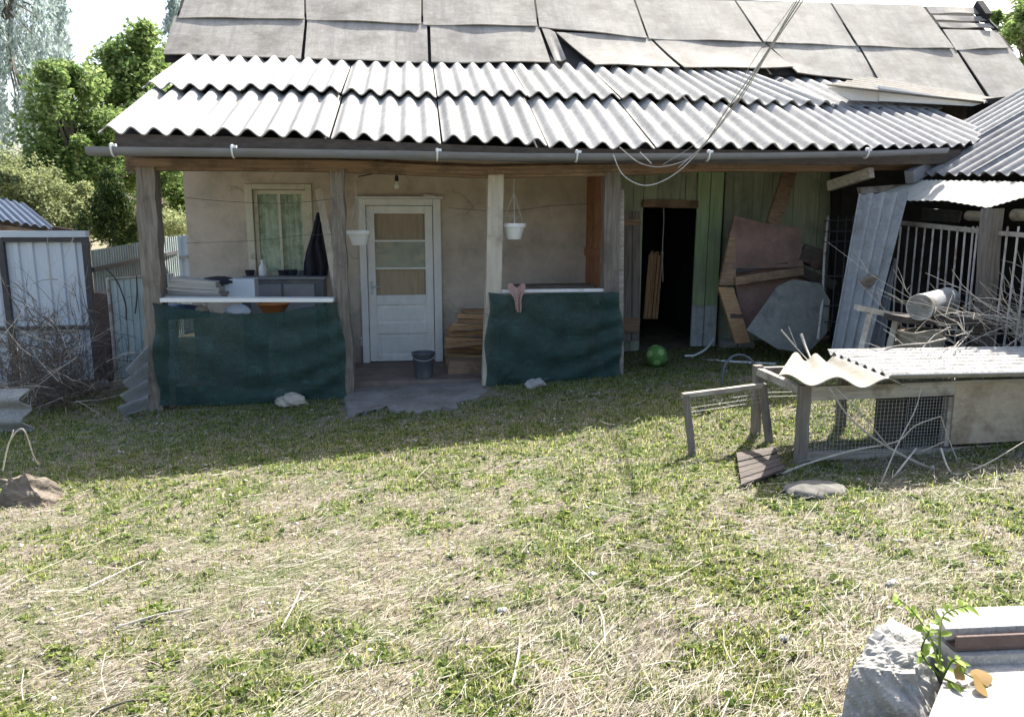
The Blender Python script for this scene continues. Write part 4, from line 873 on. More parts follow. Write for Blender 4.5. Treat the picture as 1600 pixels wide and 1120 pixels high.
# hose / white pipe by the ball
m = MB(); m.tube(spline([P(1070, 556, 8.0), P(1083, 556, 8.0), P(1083, 562, 8.0), P(1130, 564, 7.7), P(1212, 569, 7.2)]), .012, 6); m.tube(spline([P(1083, 556, 8.0), P(1102, 546, 8.1), P(1115, 530, 8.3)]), .012, 6); single(m, 'plastic_pipe', 'plastic', 'thin white pipe with a branch lying before the green boards', 'pipe', True)
m = MB(); c = PG(1160, 600); m.tube([c+Vector((-.18*math.cos(k*.3), .1*math.sin(k*.3), .24*math.sin(k*.3))) for k in range(11)], .012, 6); single(m, 'hose_loop', 'bucket', 'dark hose loop arching out of the grass behind the small frame', 'hose', True)
for k, (a, b_) in enumerate((((1130, 541), (1146, 541)), ((1155, 541), (1176, 541)))):
    c = PG((a[0]+b_[0])/2, 543); m = MB(); m.box(c+Vector((0, 0, .04)), (.16, .13, .09), None, .01); single(m, 'brick', 'conc', ('left' if k == 0 else 'right')+' of two grey bricks at the foot of the rusty cart', 'brick', bevel=.006)

# ------------------------------------------------------------------ chicken coop in the right foreground
def coop():
    Yf = 4.42; lx = P(1250, 700, Yf).x; t = thing('rabbit_coop', (lx+.7, Yf+.3, G(lx+.7, Yf)), 'low timber coop with wire front, plywood panel and waved sheets on top', 'animal coop')
    tz = P(1243, 604, Yf).z; gb = G(lx, Yf)-.03; Yb = Yf+.62; xr = lx+2.3
    def leg(x, y, top, w=.055): MB().beam((x+.008, y, G(x, y)-.04), (x, y, top), w, w, seg=5, jit=.003).build('leg', 'wood_z', t)
    leg(lx, Yf, tz+.01, .062); leg(lx-.02, Yb, tz+.02); leg(lx+.62, Yb, tz); leg(xr, Yb, tz); leg(xr, Yf, tz)
    MB().beam((lx+.035, Yf, tz-.045), (xr-.03, Yf, tz-.02), .045, .09, seg=6, jit=.003).build('top_rail', 'wood_gx', t)
    MB().beam((lx+.01, Yb, tz-.03), (xr, Yb, tz-.03), .045, .07, seg=4, jit=.003).build('top_rail', 'wood_gx', t)
    MB().beam((lx, Yf+.035, tz-.03), (lx-.02, Yb-.03, tz-.02), .045, .05).build('side_rail', 'wood_gx', t)
    zb = P(1320, 709, Yf).z
    MB().beam((lx+.035, Yf, zb), (xr-.03, Yf, zb-.02), .045, .05, seg=4, jit=.003).build('bottom_rail', 'wood_gx', t)
    xp = P(1483, 650, Yf).x; xq = P(1414, 650, Yf).x
    MB().beam((xp-.01, Yf+.01, zb+.03), (xp-.01, Yf+.01, tz-.09), .03, .05, (0, 1, 0)).build('stile', 'wood_gx', t)
    m = MB(); m.prism([(xp+.006, Yf-.026, P(1500, 692, Yf).z), (xr+.02, Yf-.026, P(1600, 684, Yf).z), (xr+.02, Yf-.026, tz+.0), (xp+.006, Yf-.026, tz+.0)], (0, .014, 0)); m.build('plywood_panel', 'ply', t)
    m = MB(); m.prism([(xp+.03, Yf-.02, zb-.08), (xr+.02, Yf-.02, zb-.07), (xr+.02, Yf-.02, P(1600, 689, Yf).z), (xp+.02, Yf-.02, P(1500, 697, Yf).z)], (0, .014, 0)); m.build('base_board', 'ply', t, label='lower, darker strip of plywood')
    m = MB(); m.prism([(xq, Yf+.3, zb), (xr, Yf+.3, zb), (xr, Yf+.3, tz-.08), (xq, Yf+.3, tz-.08)], (0, .02, 0)); m.prism([(xq, Yf+.04, zb), (xq, Yf+.3, zb), (xq, Yf+.3, tz-.09), (xq, Yf+.04, tz-.09)], (.015, 0, 0)); m.build('nest_box', 'wood_dk', t)
    def mesh(x0, x1, z0, z1, y, s_, r_, nm='wire_mesh'):
        m = MB(); k = x0
        while k < x1: m.tube([(k, y, z0), (k+.004, y, z1)], r_, 3); k += s_
        k = z0
        while k < z1: m.tube([(x0, y, k), (x1, y, k+.003)], r_, 3); k += s_
        m.build(nm, 'wire', t, kind='stuff')
    mesh(xq+.01, xp-.03, zb+.03, tz-.09, Yf-.01, .021, .0012); mesh(lx+.04, xq, zb+.02, tz-.1, Yf-.012, .025, .0011)
    mesh(lx+.02, lx+.62, tz-.2, tz-.05, Yb-.03, .03, .001)
    # roof: tan big-wave sheet at left, white sheet over it
    rb = .035; A = Vector((P(1217, 580, Yf-.16).x, Yf-.16, tz+.085)); B = Vector((lx+.60, Yf-.16, tz+.036)); D = Vector((P(1238, 570, Yb).x, Yb, tz+.075)); E2 = Vector((lx+.62, Yb, tz+.036))
    corr(A, B, D, E2, 2.6, .030, (0, 0, 1), 5, .008, ph=-.9, warp=.008, seg=16).build('roof_sheet', 'asbtan', t, True, label='weathered tan waved sheet at the left end')
    A = P(1392, 597, Yf-.12); A.z = tz+rb+.10; B = Vector((P(1290, 552, Yb).x+.10, Yb+.18, tz+rb+.13)); A.y = Yf-.12; A.x = lx+.50
    m = corr((P(1392, 600, Yf-.18).x, Yf-.18, tz+.080), (P(1292, 556, Yb+.12).x, Yb+.12, tz+.085), (xr+.5, Yf-.18, tz+.066), (xr+.5, Yb+.12, tz+.070), 8, .016, (0, 0, 1), 6, .007, ph=.3, warp=.004)
    m.build('roof_sheet', 'concw', t, True, label='long white waved sheet on top')
    return t
coop()
# small wire-covered frame leaning beside the coop
pA, pB = PG(1083, 712), PG(1203, 690); tA, tB = P(1071, 618, pA.y+.06), P(1191, 602, pB.y+.06)
t = thing('wire_hurdle', (pA+pB)/2, 'small open wooden hurdle with torn wire standing left of the coop', 'hurdle')
MB().beam(pA-Vector((0, 0, .03)), tA, .04, .04, (0, 1, 0), 4, .002).build('upright', 'wood_z', t)
MB().beam(pB-Vector((0, 0, .03)), tB, .045, .045, (0, 1, 0), 4, .002).build('upright', 'wood_z', t)
MB().beam(tA-Vector((.02, 0, .0)), tB+Vector((.02, 0, .0)), .035, .03, seg=4, jit=.002).build('top_bar', 'wood_gx', t)
m = MB()
for k in range(1, 18): u = k/18; m.tube([tA.lerp(tB, u), tA.lerp(tB, u)+(pA.lerp(pB, u)-tA.lerp(tB, u))*.28], .0008, 3)
for k in range(1, 5): v = k*.07; m.tube([tA.lerp(pA, v), tB.lerp(pB, v)], .0009, 3)
m.build('wire_mesh', 'wire', t, kind='stuff')
# fallen branches over the coop
def branch(pl, r0, lab, mat='twig', kids=()):
    far = lambda q: (q[0], q[1], q[2]*(1.07 if q[2] < 4.3 else 1))
    pts = spline([P(*far(q)) for q in pl], 5); m = MB(); m.tube(pts, [r0*(1-.6*i/len(pts)) for i in range(len(pts))], 5)
    for kd in kids: m.tube(spline([P(*far(q)) for q in kd], 4), r0*.4, 4)
    return single(m, 'branch', mat, lab, 'branch', True, group='fallen branches by the coop')
branch([(1600, 775, 3.75), (1560, 765, 3.8), (1470, 738, 3.85), (1390, 700, 3.9), (1330, 655, 3.95), (1295, 604, 3.98)], .011, 'long branch rising from the right edge up to the coop roof', kids=[[(1390, 700, 3.9), (1340, 640, 3.95), (1305, 606, 4.0)]])
branch([(1155, 773, 4.0), (1240, 732, 3.98), (1330, 704, 3.95), (1400, 690, 3.93), (1430, 665, 3.93), (1470, 650, 3.95)], .008, 'thin branch lying from the dark board across to the wire front', kids=[[(1470, 650, 3.95), (1482, 685, 3.95), (1500, 730, 3.9)]])
branch([(1325, 830, 3.5), (1345, 812, 3.6), (1385, 760, 3.75), (1420, 715, 3.85), (1432, 700, 3.9)], .009, 'straight pale branch pointing up to the coop from the straw', kids=[[(1340, 818, 3.6), (1370, 790, 3.6), (1400, 770, 3.7)]])
branch([(1360, 795, 3.65), (1400, 700, 3.8), (1430, 640, 3.9), (1440, 602, 3.97)], .005, 'thin upright twig in front of the coop mesh')
branch([(1470, 700, 3.85), (1490, 740, 3.7), (1540, 725, 3.7), (1600, 690, 3.7)], .006, 'curved thin twig before the plywood panel', kids=[[(1475, 690, 3.85), (1440, 705, 3.85)]])
branch([(1440, 776, 3.6), (1520, 772, 3.62), (1620, 770, 3.65)], .012, 'straight brown pole on the ground right of the coop', 'lath')
branch([(1515, 778, 3.55), (1545, 769, 3.6)], .008, 'short white stick on the brown pole', 'plastic')
branch([(1228, 840, 3.4), (1260, 842, 3.4), (1310, 832, 3.45)], .010, 'short grey stick lying in the straw below the coop')
branch([(1540, 820, 3.3), (1570, 810, 3.3), (1640, 795, 3.3)], .012, 'pale forked stick at the right edge', kids=[[(1590, 806, 3.3), (1590, 860, 3.1)]])
branch([(1220, 515, 5.6), (1250, 550, 5.5), (1270, 570, 5.3)], .007, 'left thin dry stalk behind the tan coop sheet', kids=[[(1232, 510, 5.6), (1246, 545, 5.5)]])
branch([(1252, 522, 5.6), (1260, 545, 5.5), (1272, 572, 5.3)], .013, 'right dry stalk behind the tan coop sheet')
# dark board and flat stones under the coop's shadow
c = PG(1186, 735); q4 = [PG(1150, 716), PG(1210, 706), PG(1226, 742), PG(1158, 768)]; q4 = [p+Vector((0, 0, .028)) for p in q4]
t = thing('old_pallet', (q4[0]+q4[2])/2-Vector((0, 0, .03)), 'dark grey slatted board lying flat left of the coop', 'board')
for k in range(6):
    u0, u1 = k/6, (k+.88)/6; a, b_, c_, d = q4[0].lerp(q4[3], u0), q4[1].lerp(q4[2], u0), q4[1].lerp(q4[2], u1), q4[0].lerp(q4[3], u1); dz = Vector((0, 0, random.uniform(-.004, .004)))
    m = MB(); m.prism([d+dz, c_+dz, b_+dz, a+dz], (0, 0, .014)); m.build('slat', 'wood_dk', t)
for u in (.15, .85):
    m = MB(); m.beam(q4[0].lerp(q4[1], u)-Vector((0, 0, .014)), q4[3].lerp(q4[2], u)-Vector((0, 0, .014)), .04, .026); m.build('cross_batten', 'wood_dk', t)
c = PG(1272, 772); single(blob((c.x, c.y, c.z+.02), (.36, .24, .10), 51, 12, .16), 'flat_stone', 'stone', 'flat brownish stone on the grass in the coop shadow', 'stone', True)

# ------------------------------------------------------------------ left foreground: stump and bent twig
c = PG(40, 785); sv = [(-.24, -.13, -.05), (.20, -.12, -.05), (.26, .10, -.05), (-.26, .16, -.05), (-.03, -.05, .20), (.035, -.03, .215), (.13, .09, .15), (-.20, .12, .13)]
m = MB(); base = [Vector(v) for v in sv]
def bil(q, u, v): return q[0].lerp(q[1], u).lerp(q[3].lerp(q[2], u), v)
for q in ((0, 1, 5, 4), (1, 2, 6, 5), (2, 3, 7, 6), (3, 0, 4, 7), (4, 5, 6, 7)):
    N = 20; vs_ = []
    for i in range(N+1):
        for j in range(N+1):
            p = bil([base[k] for k in q], i/N, j/N); n_ = float(fbm(p.x*11+p.z*8+3, p.y*11+p.z*13, 1, 4, 77))-.5; n2_ = abs(float(fbm(p.x*6+p.z*3+5, p.y*7-p.z*5, 1, 2, 8))-.5); p = p+(p-Vector((0, 0, .02))).normalized()*(.10*n_-.10*n2_+.02); vs_.append(c+p*.84)
    m.add(vs_, [(i*(N+1)+j, (i+1)*(N+1)+j, (i+1)*(N+1)+j+1, i*(N+1)+j+1) for i in range(N) for j in range(N)])
single(m, 'stump', 'stump', 'brown weathered stump at the left edge of the yard', 'stump')
m = MB(); m.tube(spline([P(4, 735, 4.5), P(15, 690, 4.5), P(36, 670, 4.5), P(52, 710, 4.55), P(60, 725, 4.6)]), .0042, 5); m.tube([P(15, 690, 4.5), P(21, 672, 4.5)], .0035, 4); single(m, 'bent_twig', 'twig', 'pale twig bent into an arch above the brown stump', 'twig', True)

# ------------------------------------------------------------------ right foreground: broken concrete and plant
def rock(c, d, seed, n=14, amp=.2, sharp=2.6):
    vs_ = []; nu = 28
    for j in range(n+1):
        ph = math.pi*j/n
        for i in range(nu):
            t = 2*math.pi*i/nu; v = Vector((math.sin(ph)*math.cos(t), math.sin(ph)*math.sin(t), math.cos(ph)))
            k = (abs(v.x)**sharp+abs(v.y)**sharp+abs(v.z)**sharp)**(-1/sharp)
            k *= 1+amp*2*(float(fbm(v.x*1.5+seed+v.z*.9, v.y*1.5-v.z*1.2+seed, 1.1, 4, seed))-.5)
            vs_.append((c[0]+v.x*k*d[0]/2, c[1]+v.y*k*d[1]/2, c[2]+v.z*k*d[2]/2))
    return MB().add(vs_, [(j*nu+i, (j+1)*nu+i, (j+1)*nu+(i+1) % nu, j*nu+(i+1) % nu) for j in range(n) for i in range(nu)])
bq = [P(1300, 1200, 1.95), P(1490, 1200, 1.95), P(1500, 1180, 2.35), P(1330, 1180, 2.35), P(1333, 1038, 2.0), P(1432, 1052, 1.97), P(1466, 1000, 2.28), P(1392, 968, 2.3)]
m = MB()
for q in ((0, 1, 5, 4), (1, 2, 6, 5), (2, 3, 7, 6), (3, 0, 4, 7), (4, 5, 6, 7)):
    N = 34; vs_ = []
    for i in range(N+1):
        for j in range(N+1):
            p = bil([bq[k] for k in q], i/N, j/N); ctr = Vector((1.44, 2.15, .1)); n1_ = float(fbm(p.x*14+p.z*9, p.y*14-p.z*6, 1, 4, 63))-.5; n2_ = abs(float(fbm(p.x*5+p.z*4+9, p.y*6+p.z*3, 1, 2, 5))-.5)
            n3_ = float(fbm(p.x*45+p.z*31, p.y*45-p.z*27, 1, 3, 29))-.5; vs_.append(p+(p-ctr).normalized()*(.10*n1_-.13*n2_+.012*n3_+.03))
    m.add(vs_, [(i*(N+1)+j, (i+1)*(N+1)+j, (i+1)*(N+1)+j+1, i*(N+1)+j+1) for i in range(N) for j in range(N)])
single(m, 'concrete_chunk', 'conc', 'broken lump of concrete in the bottom right corner', 'concrete block')
t = thing('concrete_slab', (1.95, 2.4, .2), 'pale slab with a rusty steel edge at the right edge of the picture', 'slab')
q = [PZ(1478, 982, .30), PZ(1700, 972, .30), PZ(1740, 940, .30), PZ(1462, 950, .30)]
MB().prism([p-Vector((0, 0, .04)) for p in q], (0, 0, .04)).build('slab_top', 'concw', t, bevel=.004)
a, b_ = PZ(1487, 990, .285), PZ(1720, 980, .285); m = MB(); m.beam(a+Vector((0, -.022, -.018)), b_+Vector((0, -.022, -.018)), .012, .045); m.beam(a+Vector((0, .0, -.043)), b_+Vector((0, .0, -.043)), .055, .008); m.build('steel_edge', 'rust', t, bevel=.003)
m = MB(); m.beam(a+Vector((0, .05, -.15)), b_+Vector((0, .05, -.15)), .2, .2); m.build('slab_foot', 'conc', t)
q = [PZ(1430, 1170, .20), PZ(1800, 1170, .20), PZ(1760, 1020, .20), PZ(1490, 1020, .20)]
m = MB(); m.prism([p-Vector((0, 0, .2)) for p in q], (0, 0, .2)); single(m, 'lower_slab', 'concw', 'flat white slab in front of the slab with rusty edge', 'slab', bevel=.005)
def leafy(name, stems, lab, mat, cat, parent=None, ls=.05, lw=.35, every=1):
    c0 = stems[0][0]; t = thing(name, c0, lab, cat); 
    for st_ in stems:
        pts = spline(st_, 6); MB().tube(pts, [.004*(1-.5*i/len(pts)) for i in range(len(pts))], 5).build('stem', 'weed', t, True)
        for i in range(2, len(pts), every):
            for sgn in (-1, 1):
                if random.random() < .35 and i < len(pts)-1: continue
                d = (pts[i]-pts[i-1]).normalized(); sd_ = d.cross(Vector((random.uniform(-1, 1), -.5+random.uniform(-.6, .6), 1))).normalized()*sgn
                dirv = (d*.7+sd_+Vector((0, 0, random.uniform(-.3, .3)))).normalized(); L_ = ls*random.uniform(.5, 1.7)*(1-.3*i/len(pts)); wv = dirv.cross(Vector((0, -.6, 1))).normalized()*L_*lw
                b0_ = pts[i]; g = []
                for k in range(6):
                    u = k/5; hw = math.sin(math.pi*min(1, u*.93+.05))**.8; cc = b0_+dirv*L_*u-Vector((0, 0, L_*.35*u*u))
                    g.append([cc-wv*hw, cc-Vector((0, 0, .08*L_*hw)), cc+wv*hw])
                m = MB(); vs_ = [p for row in g for p in row]; m.add(vs_, [(3*k+a, 3*k+3+a, 3*k+4+a, 3*k+1+a) for k in range(5) for a in (0, 1)]); m.build('leaf', mat, t, True)
    return t
leafy('weed_plant', [[P(1470, 1050, 2.05), P(1455, 1000, 2.08), P(1430, 960, 2.12), P(1403, 935, 2.15)], [P(1470, 1050, 2.05), P(1468, 1000, 2.05), P(1475, 960, 2.1), P(1510, 945, 2.1)], [P(1472, 1060, 2.0), P(1490, 1030, 2.0), P(1505, 1040, 1.98)], [P(1468, 1055, 2.0), P(1440, 1020, 2.02), P(1452, 985, 2.05)], [P(1475, 1060, 1.98), P(1500, 1075, 1.95), P(1520, 1120, 1.9)]],
      'yellow green weed growing between the concrete lump and the slabs', 'plant', 'plant', ls=.034, lw=.24)
leafy('dry_stem', [[P(1590, 1130, 1.9), P(1560, 1090, 1.93), P(1530, 1065, 1.96), P(1505, 1050, 1.98)]], 'dry stem with orange leaves over the white slab', 'dryleaf', 'plant', ls=.06, lw=.45, every=8)
leafy('weed_plant', [[P(1500, 1150, 1.85), P(1530, 1120, 1.88), P(1570, 1105, 1.9)], [P(1500, 1150, 1.85), P(1545, 1135, 1.88), P(1590, 1125, 1.9)]], 'small green weed at the bottom edge beside the white slab', 'weed', 'plant', ls=.06)

# ------------------------------------------------------------------ cables
t = thing('overhead_cable', P(1095, 240, 6.85), 'bundle of grey cables running from the eave up over the yard', 'cable')
for pl, r_ in (([(1060, 262, 6.8), (1100, 225, 6.7), (1150, 160, 6.1), (1200, 80, 5.3), (1250, 0, 4.6), (1330, -130, 3.5)], .005),
               ([(958, 242, 6.8), (975, 275, 6.8), (1012, 290, 6.8), (1060, 268, 6.8), (1110, 215, 6.7), (1160, 150, 6.0), (1205, 75, 5.6), (1254, 2, 5.2), (1337, -128, 4.6)], .005),
               ([(968, 230, 6.8), (1000, 255, 6.8), (1040, 260, 6.8), (1090, 238, 6.75), (1140, 165, 6.1), (1196, 85, 6.0), (1246, 0, 5.8), (1325, -132, 5.5)], .005),
               ([(1000, 238, 6.8), (1018, 256, 6.8)], .005),
               ([(1035, 258, 6.8), (1110, 205, 6.6), (1180, 90, 5.6), (1230, 20, 4.7), (1262, -30, 4.1)], .002)):
    MB().tube(spline([P(*q) for q in pl], 8), r_, 6).build('wire', 'cable', t, True)

# ------------------------------------------------------------------ left background: gate, fence, neighbour's shed
def profiled(a, b_, z0a, z1a, z0b, z1b, pitch, depth, th=.003):    # trapezoid sheet standing between a and b
    a = Vector(a); b_ = Vector(b_); d = (b_-a); L_ = d.length; d.normalize(); n = Vector((d.y, -d.x, 0)); pts = []; s_ = 0
    prof = [(0, 0), (.45, 0), (.55, 1), (.9, 1), (1.0, 0)]
    while s_ < L_:
        for u, h in prof[:-1]:
            q = s_+u*pitch
            if q <= L_: pts.append((q, h*depth))
        s_ += pitch
    pts.append((L_, 0)); g = []
    for q, h in pts:
        p = a+d*q+n*h; u = q/L_; g.append([(p.x, p.y, z0a+(z0b-z0a)*u), (p.x, p.y, z1a+(z1b-z1a)*u)])
    m = MB(); m.shell(g, th); return m
FY = 9.3
gl, gr_ = P(-95, 372, FY), P(134, 372, FY); zt = P(70, 372, FY).z; zlow = P(70, 512, FY).z
t = thing('metal_gate', ((gl.x+gr_.x)/2, FY, G(gl.x, FY)), 'white ribbed metal gate with dark steel frame at the left edge', 'gate')
xm = P(3, 372, FY).x
for a, b_ in ((gl.x+.04, xm-.03), (xm+.03, gr_.x-.03)):
    profiled((a, FY, 0), (b_, FY, 0), zlow+.02, zt-.03, zlow+.02, zt-.03, .15, .02).build('ribbed_sheet', 'metal_w', t)
    profiled((a, FY+.01, 0), (b_, FY+.01, 0), -.35, zlow-.02, -.35, zlow-.02, .15, .02).build('ribbed_sheet', 'metal_w', t)
m = MB()
for x in (gl.x, xm, gr_.x): m.beam((x, FY-.03, -.4), (x, FY-.03, zt), .06, .05, (0, 1, 0))
m.build('upright', 'metal_dk', t)
m = MB(); m.beam((gl.x, FY-.031, zt-.02), (gr_.x, FY-.031, zt-.02), .04, .05); m.beam((gl.x, FY-.031, zlow), (gr_.x, FY-.031, zlow), .04, .04); m.build('cross_rail', 'metal_dk', t)
m = MB(); m.beam((gl.x, FY-.02, zt+.045), (gr_.x+.03, FY-.02, zt+.045), .10, .07); m.build('cap', 'metal_w', t)
# grey-green fence running back beside the house
fpts = [P(142, 391, 9.4), P(175, 386, 10.2), P(205, 381, 11.0), P(240, 374, 12.0), P(262, 371, 12.6), P(275, 369, 13.0)]
t = thing('sheet_fence', (fpts[0].x, 9.4, -.15), 'grey green ribbed sheet fence running back beside the house', 'fence')
for a, b_ in zip(fpts, fpts[1:]): profiled((a.x, a.y, 0), (b_.x, b_.y, 0), -.4, a.z, -.4, b_.z, .10, .015).build('ribbed_sheet', 'metal_g', t)
m = MB(); a, b_ = fpts[0], fpts[-1]; m.beam((a.x+.01, a.y-.05, a.z-.22), (b_.x, b_.y-.05, b_.z-.25), .05, .05); m.beam((a.x+.01, a.y-.05, a.z-.95), (b_.x, b_.y-.05, b_.z-.95), .05, .05); m.build('cross_rail', 'metal_dk', t)
t = thing('sheet_fence', (fpts[-1].x+.4, 13.3, -.1), 'bright white sunlit fence panel between the corner post and the house wall', 'fence')
a, b_ = P(262, 370, 13.2), P(312, 366, 13.4); profiled((a.x, a.y, 0), (b_.x, b_.y, 0), -.4, a.z, -.4, b_.z, .10, .015).build('ribbed_sheet', 'metal_w', t)
m = MB(); m.beam((a.x, a.y-.06, a.z-.35), (b_.x, b_.y-.06, b_.z-.35), .04, .04); m.beam((a.x, a.y-.06, a.z-1.0), (b_.x, b_.y-.06, b_.z-1.0), .04, .04); m.build('cross_rail', 'bars', t)
# pipe-framed wicket
WYk = 8.9; t = thing('wicket_gate', (P(200, 600, WYk).x, WYk, -.15), 'pipe framed grey green wicket gate left of the corner post', 'gate')
a, b_ = P(168, 436, WYk), P(268, 428, WYk); zlo = -.18
m = MB(); m.tube([(a.x, WYk, zlo), (a.x, WYk, a.z), (b_.x, WYk, b_.z), (b_.x, WYk, zlo)], .02, 8); m.build('pipe_frame', 'bars', t, True)
profiled((a.x+.02, WYk+.02, 0), (b_.x-.02, WYk+.02, 0), zlo+.05, a.z-.02, zlo+.05, b_.z-.02, .07, .01).build('ribbed_sheet', 'metal_g', t)
for pl in ([(166, 420), (183, 440), (196, 475), (197, 500)], [(213, 430), (214, 460), (211, 490)]):
    m = MB(); m.tube(spline([P(x, y, WYk-.06) for x, y in pl]), .008, 5); m.build('hook', 'metal_dk', t, True)
m = MB(); m.prism([P(147, 457, 8.9), P(172, 460, 8.9), P(172, 598, 8.9), P(150, 598, 8.9)], (0, .12, 0)); single(m, 'rusty_post', 'rust', 'broad dark rusty gate post between the white gate and the wicket', 'post', bevel=.006)
# neighbour shed with blue roof
t = thing('neighbour_shed', P(-30, 400, 13), 'open shed with a blue sheet roof beyond the white gate', 'shed')
m = MB(); a, b_, c, d = P(-120, 325, 12.6), P(84, 357, 12.6), P(36, 318, 14.5), P(-160, 270, 14.5)
corr(a, b_, d, c, 14, .02, (0, 0, 1), 2).build('roof', 'bluemetal', t, True)
for u in (.1, .45, .75, .97): MB().beam(a.lerp(b_, u)-Vector((0, 0, .06)), d.lerp(c, u)-Vector((0, 0, .06)), .05, .08).build('rafter', 'wood_dk', t)
m = MB(); m.beam(a-Vector((0, 0, .12)), b_-Vector((0, 0, .12)), .06, .1); m.build('beam', 'wood_x', t)
m = MB(); 
for u in (.1, .93): p = a.lerp(b_, u); MB().beam((p.x, p.y+.1, -.3), (p.x, p.y+.1, p.z-.1), .1, .1).build('post', 'wood_dk', t)
p0_, p1_ = a.lerp(b_, .1), a.lerp(b_, .9); m.prism([(p0_.x, 14.3, -.3), (p1_.x, 14.3, -.3), (p1_.x, 14.3, p1_.z-.1), (p0_.x, 14.3, p0_.z-.1)], (0, .05, 0)); m.build('back_boards', 'wood_dk', t)
# brush pile and broken waved pieces at left
twigs('brush_pile', 80, lambda r: (r.gauss(70, 38), 640-abs(r.gauss(0, 72))), (7.4, 8.6), (.2, .6), (.0018, .0045), 'twig', 'tangled pile of dry branches in front of the white gate', 'branches', 9, lambda r: (r.uniform(-1, 1), r.uniform(-.5, .5), r.uniform(-.4, 1)), sub=5)
twigs('dark_scrub', 800, lambda r: (r.gauss(80, 42), 645-abs(r.gauss(0, 66))), (7.6, 8.8), (.15, .5), (.0025, .0055), 'twigd', 'dark scrubby undergrowth behind the dry branches', 'scrub', 10, lambda r: (r.uniform(-1, 1), r.uniform(-.5, .5), r.uniform(-.2, 1)), sub=5)
A = PG(-40, 655); 
m = corr((A.x, 6.75, .45), (A.x, 6.75, -.3), (A.x+.32, 6.8, .45), (A.x+.34, 6.8, -.3), 3, .0, (1, 0, 0), 6, .01); 
g = []
for i in range(37):
    u = i/36; z = .20-.55*u; row = []
    for j in range(5): row.append((P(-40, 620, 6.9).x+(.40+.035*math.cos(u*6*math.pi))*j/4, 6.9+.03*math.cos(u*6*math.pi), z))
    g.append(row)
m = MB(); m.shell(g, .012); single(m, 'waved_scrap', 'conc', 'grey waved sheet scrap standing at the far left edge', 'roofing scrap', True)
g = []
for i in range(41):
    u = i/40; row = []
    for j in range(5):
        v = j/4; a = P(199+(9*(1-abs(((u*3.5) % 1)*2-1)))-16*u, 580+68*u, 7.12); b_ = P(234, 543+92*u, 7.33); p = a.lerp(b_, v); row.append(p+Vector((0, -.045*math.cos(u*6.28*3.5), .02*math.cos(u*6.28*3.5))))
    g.append(row)
m = MB(); m.shell(g, .008); single(m, 'waved_scrap', 'asbm', 'broken waved sheet leaning on the foot of the corner post', 'roofing scrap', True)
c = PG(163, 607); single(blob((c.x, c.y, c.z+.04), (.12, .1, .12), 71, 8, .3), 'grey_stone', 'conc', 'grey stone at the foot of the rusty gate post', 'stone', True)

# ------------------------------------------------------------------ trees
def leafcloud(centers, radii, n, size, aspect=.5, droop=0, seed=1, flat=.0):
    r = np.random.default_rng(seed); k = r.integers(0, len(centers), n); c = np.array(centers)[k]; rad = np.array(radii)[k]
    d = r.normal(size=(n, 3)); d /= np.linalg.norm(d, axis=1)[:, None]; p = c+d*rad*(r.random((n, 1))**.45)
    a = r.normal(size=(n, 3)); a[:, 2] = a[:, 2]*.6-droop; a /= np.linalg.norm(a, axis=1)[:, None]
    b = np.cross(a, r.normal(size=(n, 3))); b /= np.linalg.norm(b, axis=1)[:, None]
    s = size*(.6+.8*r.random((n, 1))); a = a*s; b = b*s*aspect
    n3 = np.cross(a, b); n3 /= np.linalg.norm(n3, axis=1)[:, None]
    v = np.stack([p-a, p-.1*a+b+n3*s*.15, p+a, p-.1*a-b+n3*s*.15], 1).reshape(-1, 3)
    return v, np.arange(4*n), np.full(n, 4)
def clumps(c, rad, n, cr, seed, squash=1):
    r = np.random.default_rng(seed); out = []; rr = []
    for _ in range(n):
        d = r.normal(size=3); d /= np.linalg.norm(d); p = np.array(c)+d*np.array(rad)*(r.random()**.4); out.append(p); s = cr*(.5+r.random()); rr.append((s, s, s*squash))
    return out, rr
def tree(name, base, trunk_top, r0, cl, rad, nleaf, size, mat, lab, cat, seed, droop=0, aspect=.5, group=None):
    b = Vector(base); t = thing(name, b, lab, cat, group); top = Vector(trunk_top); m = MB()
    m.tube([b-Vector((0, 0, .3)), b.lerp(top, .4)+Vector((.06, 0, 0)), top], [r0, r0*.75, r0*.3], 8)
    r = random.Random(seed)
    for _ in range(min(14, len(cl))):
        q = Vector(cl[r.randrange(len(cl))]); s_ = b.lerp(top, r.uniform(.35, .95)); m.tube([s_, s_.lerp(q, .5)+Vector((0, 0, .12)), q], [r0*.35, r0*.2, r0*.07], 5)
    m.build('trunk', 'bark', t, True)
    v, lp_, tt = leafcloud(cl, rad, nleaf, size, aspect, droop, seed); o = npmesh('crown', v, lp_, tt, mat, t); return t
